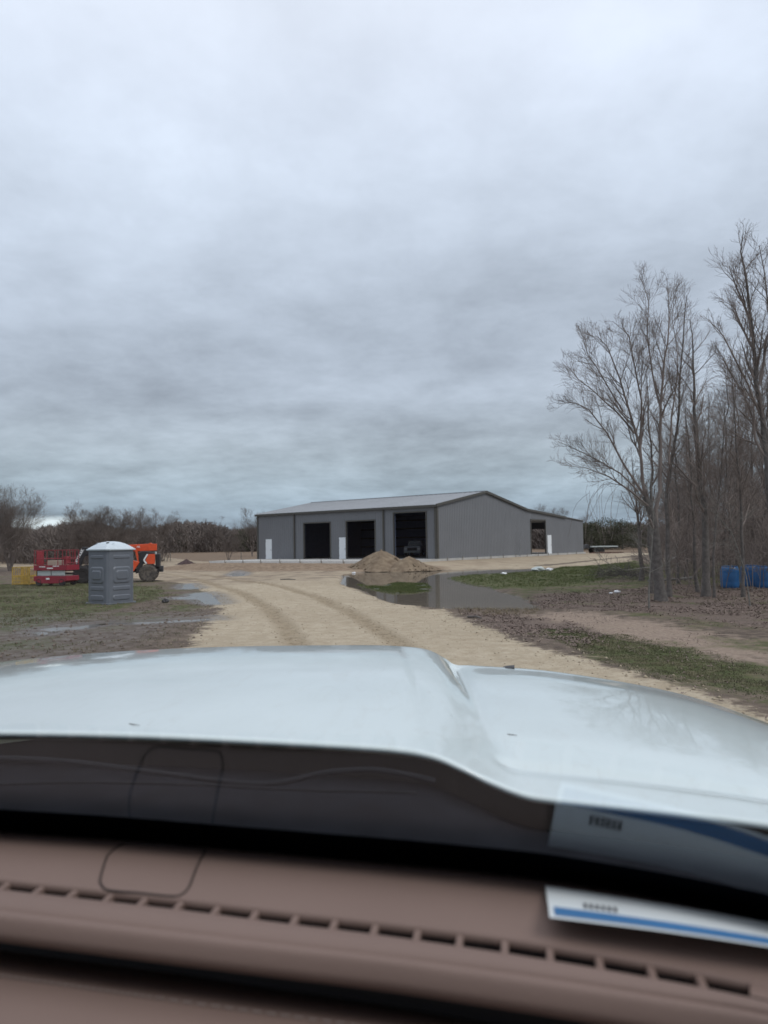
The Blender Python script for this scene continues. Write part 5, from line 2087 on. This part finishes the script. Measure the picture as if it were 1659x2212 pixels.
REAR = [(-520, 1590, .93), (-260, 1580, .99), (0, 1578, 1.03), (300, 1584, 1.05), (600, 1598, 1.06), (830, 1612, 1.06), (930, 1627, 1.06), (1000, 1655, 1.06), (1060, 1684, 1.06), (1130, 1711, 1.05), (1200, 1723, 1.04), (1400, 1744, 1.01), (1659, 1776, .96), (1900, 1815, .90), (2200, 1880, .80)]
FRNT = [(-420, 1520, 1.72), (-200, 1460, 1.82), (0, 1430, 1.90), (230, 1409, 1.96), (480, 1397, 2.0), (760, 1393.5, 2.03), (870, 1396, 2.03), (925, 1404, 2.03), (960, 1422, 2.02), (984, 1436, 2.01), (1030, 1438, 2.0), (1200, 1451, 1.97), (1450, 1494, 1.88), (1659, 1562, 1.72), (1780, 1620, 1.58)]
SUB = 8
rl = catmull([TLD(*p) for p in REAR], SUB)
fl = catmull([TLD(*p) for p in FRNT], SUB)
ts = sorted(set([round(x, 4) for x in list(np.linspace(0, 1, 46)) + list(np.linspace(0, 0.2, 21)) + list(np.linspace(.9, 1, 9))]))
rows = []
for off in ((0.03, -0.022), (0.004, -0.012), (-0.004, -0.008), (-0.005, -0.004), (-0.003, -0.001)):
    rows.append([p + Vector((0, off[0], off[1])) for p in rl])
nc = len(rl)
for t in ts:
    row = []
    for i in range(nc):
        p = rl[i].lerp(fl[i], t)
        ci = i / SUB                      # control index
        crown = 0.020 * math.sin(math.pi * t) * (1.0 if ci < 6 else 0.7)
        # right hand flat panel: a slight raised pillow with a soft edge; groove before the rear edge
        if ci > 8.2:
            crown += 0.006 * float(sstep(0.10, 0.26, t)) * float(sstep(8.6, 9.6, ci)) * float(sstep(1.0, 0.75, t))
            crown -= 0.0045 * math.exp(-((t - 0.105) / 0.022) ** 2) * float(sstep(8.2, 9.0, ci))
        # valley beside the bulge deepens forward
        crown -= 0.012 * 0.8 * math.exp(-((ci - 8.9) / 0.8) ** 2) * float(sstep(0.25, 0.9, t))
        p = p + Vector((0, 0, crown))
        row.append(p)
    rows.append(row)
for off in ((0.012, -0.002), (0.028, -0.008), (0.045, -0.022), (0.058, -0.048), (0.064, -0.09), (0.07, -0.25)):
    rows.append([p + Vector((0, off[0], off[1])) for p in fl])
hood = MB().grid(rows).build('hood', M_['paint'], truck, smooth=True)
# grille and fenders below the front edge
g_rows = [[p + Vector((0, 0.075, -0.25)) for p in fl], [p + Vector((0, 0.12, -1.0)) for p in fl]]
MB().grid(g_rows).build('grille', M_['black'], truck)
for e, s_ in ((0, -1), (-1, 1)):
    a0, a1 = rl[e], fl[e]
    rws = []
    for ox, oz in ((0.004, 0), (0.10, -0.02), (0.2, -0.1), (0.23, -0.35), (0.23, -0.9)):
        rws.append([a0.lerp(a1, k / 10) + Vector((s_ * ox, 0, oz)) for k in range(-6, 11)])
    MB().grid(rws).build('fender', M_['paint'], truck, smooth=True)
# small black sensor at the front edge
q = TLD(1100, 1443, 1.99)
MB().prism([(-0.018, 0), (0.014, 0), (0.014, 0.005), (-0.006, 0.003)], -0.02, 0.02, 'y', Matrix.Translation((q.x, q.y, q.z))).build('washer_nozzle', M_['black'], hood, bevel=0.001)

# cowl
DASH_REAR = [(-900, 1740), (-600, 1757), (-300, 1776), (0, 1795), (300, 1815), (600, 1842), (900, 1868), (1180, 1897), (1450, 1945), (1659, 1992), (1800, 2036), (1950, 2085)]
SL_B = [(-900, 1800), (0, 1899), (385, 1941), (635, 1971), (808, 1990), (1090, 2025), (1295, 2058), (1515, 2099), (1659, 2130), (1950, 2215)]
SL_F = [(-900, 1822), (0, 1921), (385, 1964), (635, 1997), (808, 2017), (1090, 2058), (1295, 2092), (1515, 2132), (1659, 2162), (1950, 2250)]
GRV = [(-900, 1860), (0, 1966), (400, 2014), (900, 2074), (1200, 2116), (1659, 2190), (1950, 2280)]
LIP = [(-900, 1880), (0, 1991), (400, 2040), (829, 2090), (1200, 2144), (1659, 2216), (1950, 2300)]
xs_d = list(np.linspace(-900, 1950, 96))


def curve(tab, dz):
    px = [a for a, b in tab]
    py = [b for a, b in tab]
    # smooth interpolation
    ys = np.interp(xs_d, px, py)
    k = np.array([1, 2, 3, 4, 3, 2, 1.]) / 16
    yp = np.concatenate([2 * ys[0] - ys[3:0:-1], ys, 2 * ys[-1] - ys[-2:-5:-1]])
    ys = np.convolve(yp, k, 'valid')
    return [TLz(x, y, dz) for x, y in zip(xs_d, ys)]


cb = curve(DASH_REAR, -0.300)
gb = [p + Vector((0, 0.012, -0.006)) for p in cb]         # windshield foot
TH = R(35)


def gang(x):
    return R(38.4)



def gl_row(k, curv=0.0):
    out = []
    for p in gb:
        a_ = gang(p.x)
        q = p + Vector((0, -math.cos(a_), math.sin(a_))) * k
        q.x = (q.x + 0.4) * (1 - 0.10 * k) - 0.4
        out.append(q)
    return out


MB().grid([gl_row(0.0), gl_row(0.04), gl_row(0.078)]).build('frit_band', M_['frit'], truck, smooth=True)
wind = MB().grid([gl_row(k) for k in np.linspace(0.0782, 0.98, 24)]).build('windshield', M_['glass'], truck, smooth=True)
c0 = [p + Vector((0, 0.05, -0.065)) for p in rl]
gx0 = [p.x for p in gb]
mb = MB()
c0 = [c0[0] + Vector((-0.5, 0, 0))] + c0 + [c0[-1] + Vector((0.15, -0.1, 0)), c0[-1] + Vector((0.6, -0.3, 0))]
rws = []
for t in np.linspace(0, 1, 12):
    row = []
    for p in c0:
        gy0 = float(np.interp(p.x, gx0, [q.y for q in gb]))
        q0 = Vector((p.x, gy0 + 0.01, CAMZ - 0.375))
        e = p.lerp(q0, t)
        e.z += 0.006 * math.sin(t * 9) + 0.012 * math.sin(math.pi * t)
        row.append(e)
    rws.append(row)
cowl = MB().grid(rws).build('cowl', M_['cowl'], truck, smooth=True)
# wiper arm and blade
def wp(pts, r, name, m, parent, D):
    P_ = catmull([TLD(x, y, D + dd) for x, y, dd in pts], 5)
    return MB().tube(P_, r, 8).build(name, m, parent, smooth=True)


wm = mat('wiper_black', (0.010, 0.011, 0.013), 0.7, spec=0.1)
wa = wp([(-80, 1636, .02), (120, 1643, .01), (330, 1668, 0), (520, 1692, 0), (610, 1690, 0), (700, 1670, 0), (800, 1663, 0), (880, 1674, 0), (940, 1688, 0)], 0.0038, 'wiper_arm', wm, truck, 0.92)
wp([(-120, 1700, 0), (150, 1690, 0), (420, 1695, 0), (640, 1706, 0), (900, 1712, 0)], 0.002, 'wiper_blade', wm, wa, 0.90)

# dashboard
dz0 = -0.300
sb, sf, gr_, lp = curve(SL_B, -0.302), curve(SL_F, -0.301), curve(GRV, -0.302), curve(LIP, -0.306)
dash_m = M_['dash']
rws = [[p + Vector((0, 0.03, -0.05)) for p in cb], [p + Vector((0, 0.012, -0.012)) for p in cb], cb]
for t in np.linspace(0.1, 0.97, 12):
    rws.append([a.lerp(b, t) + Vector((0, 0, 0.006 * math.sin(math.pi * t))) for a, b in zip(cb, sb)])
rws += [sb, [p + Vector((0, -0.0015, -0.003)) for p in sb], [p + Vector((0, -0.001, -0.006)) for p in sb]]
dash = MB().grid(rws).build('dashboard', dash_m, truck, smooth=True)
rws = [[p + Vector((0, 0.001, -0.010)) for p in sf], [p + Vector((0, 0.0015, -0.003)) for p in sf], sf]
for t in np.linspace(0.12, 0.9, 8):
    rws.append([a.lerp(b, t) + Vector((0, 0, 0.003 * math.sin(math.pi * t))) for a, b in zip(sf, gr_)])
gd = Vector((0, 0, -0.0016))
rws += [[p + Vector((0, .0015, 0)) for p in gr_], [p + gd for p in gr_], [p + Vector((0, -.0015, 0)) for p in gr_]]
for t in (0.3, 0.6, 0.85):
    rws.append([a.lerp(b, t) + Vector((0, 0, 0.002)) for a, b in zip(gr_, lp)])
rws += [lp, [p + Vector((0, -0.004, -0.006)) for p in lp], [p + Vector((0, -0.004, -0.014)) for p in lp], [p + Vector((0, 0.020, -0.018)) for p in lp], [p + Vector((0, 0.045, -0.024)) for p in lp], [p + Vector((0, 0.056, -0.085)) for p in lp]]
MB().grid(rws).build('dash_roll', dash_m, truck, smooth=True)
# lower pad with stitching
pad0 = [p + Vector((0, 0.05, -0.055)) for p in lp]
rws = [[p + Vector((0, 0.035, -0.035)) for p in pad0], [p + Vector((0, 0.012, -0.008)) for p in pad0], pad0]
for d_, zz in ((-0.02, 0.004), (-0.045, 0.010), (-0.052, 0.0105), (-0.08, 0.012), (-0.13, 0.006), (-0.17, -0.02), (-0.19, -0.06), (-0.195, -0.3)):
    rws.append([p + Vector((0, d_, zz)) for p in pad0])
padm = MB().grid(rws).build('lower_pad', dash_m, truck, smooth=True)
mb = MB()
stl = [p + Vector((0, -0.050, 0.0118)) for p in pad0]
for a, b in zip(stl[:-1], stl[1:]):
    m_ = max(1, int((b - a).length / 0.006))
    for k in range(m_):
        p0, p1 = a.lerp(b, (k + .15) / m_), a.lerp(b, (k + .8) / m_)
        mb.beam(p0, p1, 0.0012, 0.001)
mb.build('stitching', mat('tan_thread', (0.26, 0.21, 0.19), 0.7), padm)
# vent floor and fins
MB().grid([[p + Vector((0, -0.001, -0.0055)) for p in sb], [p + Vector((0, 0.004, -0.05)) for p in sb], [p + Vector((0, -0.004, -0.05)) for p in sf], [p + Vector((0, 0.001, -0.0095)) for p in sf]]).build('vent_floor', M_['black'], truck)
fins = [-65, 8, 82, 155, 233, 307, 385, 465, 548, 635, 720, 808, 900, 992, 1090, 1188, 1295, 1408, 1515]
pxb, pyb = zip(*SL_B)
pxf, pyf = zip(*SL_F)
for fx in fins:
    yc = (np.interp(fx, pxb, pyb) + np.interp(fx, pxf, pyf)) / 2
    a = TLz(fx, yc, -0.303)
    ya = float(np.interp(a.x, [p.x for p in sb], [p.y for p in sb]))
    yb_ = float(np.interp(a.x, [p.x for p in sf], [p.y for p in sf]))
    MB().box((a.x, (ya + yb_) / 2, CAMZ - 0.316), (0.0055, ya - yb_ + 0.002, 0.024)).build('vent_fin', dash_m, dash, bevel=0.001)
# solid end of the vent, right of the last slot
i0 = min(range(len(xs_d)), key=lambda i: abs(xs_d[i] - 1622))
MB().grid([[p + Vector((0, 0, .0)) for p in sb[i0:]], [p + Vector((0, 0, 0.001)) for p in sf[i0:]]]).build('vent_end', dash_m, dash, smooth=True)
# sensor cover outline
cov = catmull([TLz(x, y, -0.2955) for x, y in [(232, 1850), (262, 1822), (285, 1819), (360, 1822), (425, 1829), (440, 1834), (440, 1842), (420, 1885), (408, 1908), (392, 1919), (370, 1921), (300, 1914), (236, 1908), (220, 1900), (217, 1888), (232, 1850)]], 5)
cyb = lambda p: p
mb = MB()
ring = []
for i, p in enumerate(cov):
    # height of the dash top under this point
    yr = float(np.interp(p.x, [q.x for q in cb], [q.y for q in cb]))
    yf = float(np.interp(p.x, [q.x for q in sb], [q.y for q in sb]))
    t = min(1, max(0, (yr - p.y) / (yr - yf)))
    ring.append(Vector((p.x, p.y, CAMZ - 0.300 - 0.002 * t + 0.006 * math.sin(math.pi * t) + 0.0002)))
mb.tube(ring, 0.0011, 6)
mb.build('sensor_cover', M_['dash_dark'], dash)

# cabin shell round the camera
mb = MB()
topr = gl_row(0.98)
x0, x1 = -1.30, 0.52
yt, zt = topr[len(topr) // 2].y, CAMZ - 0.306 + 0.98 * math.sin(TH)
mb.box(((x0 + x1) / 2, yt - 1.0, zt + 0.03), (x1 - x0, 2.05, 0.05))
mb.build('roof', M_['lining'], truck, bevel=0.01)
mb = MB()
mb.box(((x0 + x1) / 2, yt - 2.05, CAMZ - 0.25), (x1 - x0, 0.06, 1.0))
mb.box(((x0 + x1) / 2, -0.7, CAMZ - 1.25), (x1 - x0, 2.9, 0.06))
mb.build('cabin_shell', M_['lining'], truck)
for x in (x0 - 0.02, x1 + 0.02):
    MB().box((x, -0.65, CAMZ - 0.78), (0.08, 2.7, 0.92)).build('door', M_['lining'], truck, bevel=0.02)
    MB().beam((x + (0.02 if x > 0 else -0.02), 0.74, CAMZ - 0.33), (x * (0.92 if x > 0 else 0.96), yt, zt), 0.07, 0.07).build('pillar', M_['lining'], truck, bevel=0.01)
    MB().box((x, -0.95, CAMZ - 0.05), (0.05, 0.10, 0.62)).build('pillar', M_['lining'], truck)

# paper on the dash
pp_ = [TLz(1178, 1913, -0.291), TLz(1188, 1982, -0.283), TLz(1672, 2043, -0.281), TLz(1880, 2078, -0.281), TLz(1880, 2030, -0.291), TLz(1659, 1985, -0.292)]
paper = thing('paper_leaflet', 'white paper with a blue stripe lying at the windshield end of the dashboard', 'paper')
paper.rotation_euler = (0, 0, -TA)
LB, LF = pp_[0], pp_[1]
RB, RF = TLz(1900, 2040, -0.291), TLz(1900, 2086, -0.281)


def pq(u, v, h=0.0):
    """u along the sheet 0..1, v from back edge 0 to front edge 1"""
    a = LB.lerp(LF, v)
    b = RB.lerp(RF, v)
    p = a.lerp(b, u)
    return p + Vector((0, 0, h + 0.002 * math.sin(3 * u)))


us = np.linspace(0, 1, 20)
MB().grid([[pq(u, v) for u in us] for v in np.linspace(0, 1, 6)]).build('sheet', M_['paper'], paper, smooth=True)
MB().grid([[pq(u, v, .0006) for u in np.linspace(0.018, 1, 20)] for v in (0.68, 0.80, 0.93)]).build('stripe', M_['bluestripe'], paper, smooth=True)
mb = MB()
for k in range(6):
    u = 0.125 + k * 0.020
    mb.grid([[pq(u + a_, v, .0007) for a_ in (0, 0.011)] for v in (0.44, 0.60)])
mb.build('print', M_['ink'], paper)
# bits of debris on the hood
rn = random.Random(12)
for k, (px, py, D, L_, lab) in enumerate(((1106, 1588, 1.34, 0.016, 'tiny twig on the hood below the bulge edge at right'), (290, 1566, 1.12, 0.022, 'tiny curled leaf stem on the hood at left near the windshield'))):
    d = ray(px, py)
    dl = toL(Vector((d.x, d.y, 0)))
    dl = Vector((dl.x, dl.y, d.z)).normalized()
    hit, loc_, nrm, _ = hood.ray_cast(Vector((0, 0, CAMZ)), dl)
    if not hit:
        continue
    w_ = Matrix.Rotation(-TA, 3, 'Z') @ loc_
    a = rn.uniform(-.4, .2)
    o = MB().tube([(-L_ / 2, L_ * .3, 0.0010), (-L_ * .1, 0, 0.0010), (L_ * .2, -L_ * .1, 0.0012), (L_ / 2, -L_ * .3, 0.0010)], [0.0004, 0.0007, 0.0005, 0.0003], 5).build('leaf_fragment', M_['bark'])
    o.location = w_
    o.rotation_euler = (0, 0, a)
    tag(o, lab, 'debris', 'debris on the hood')
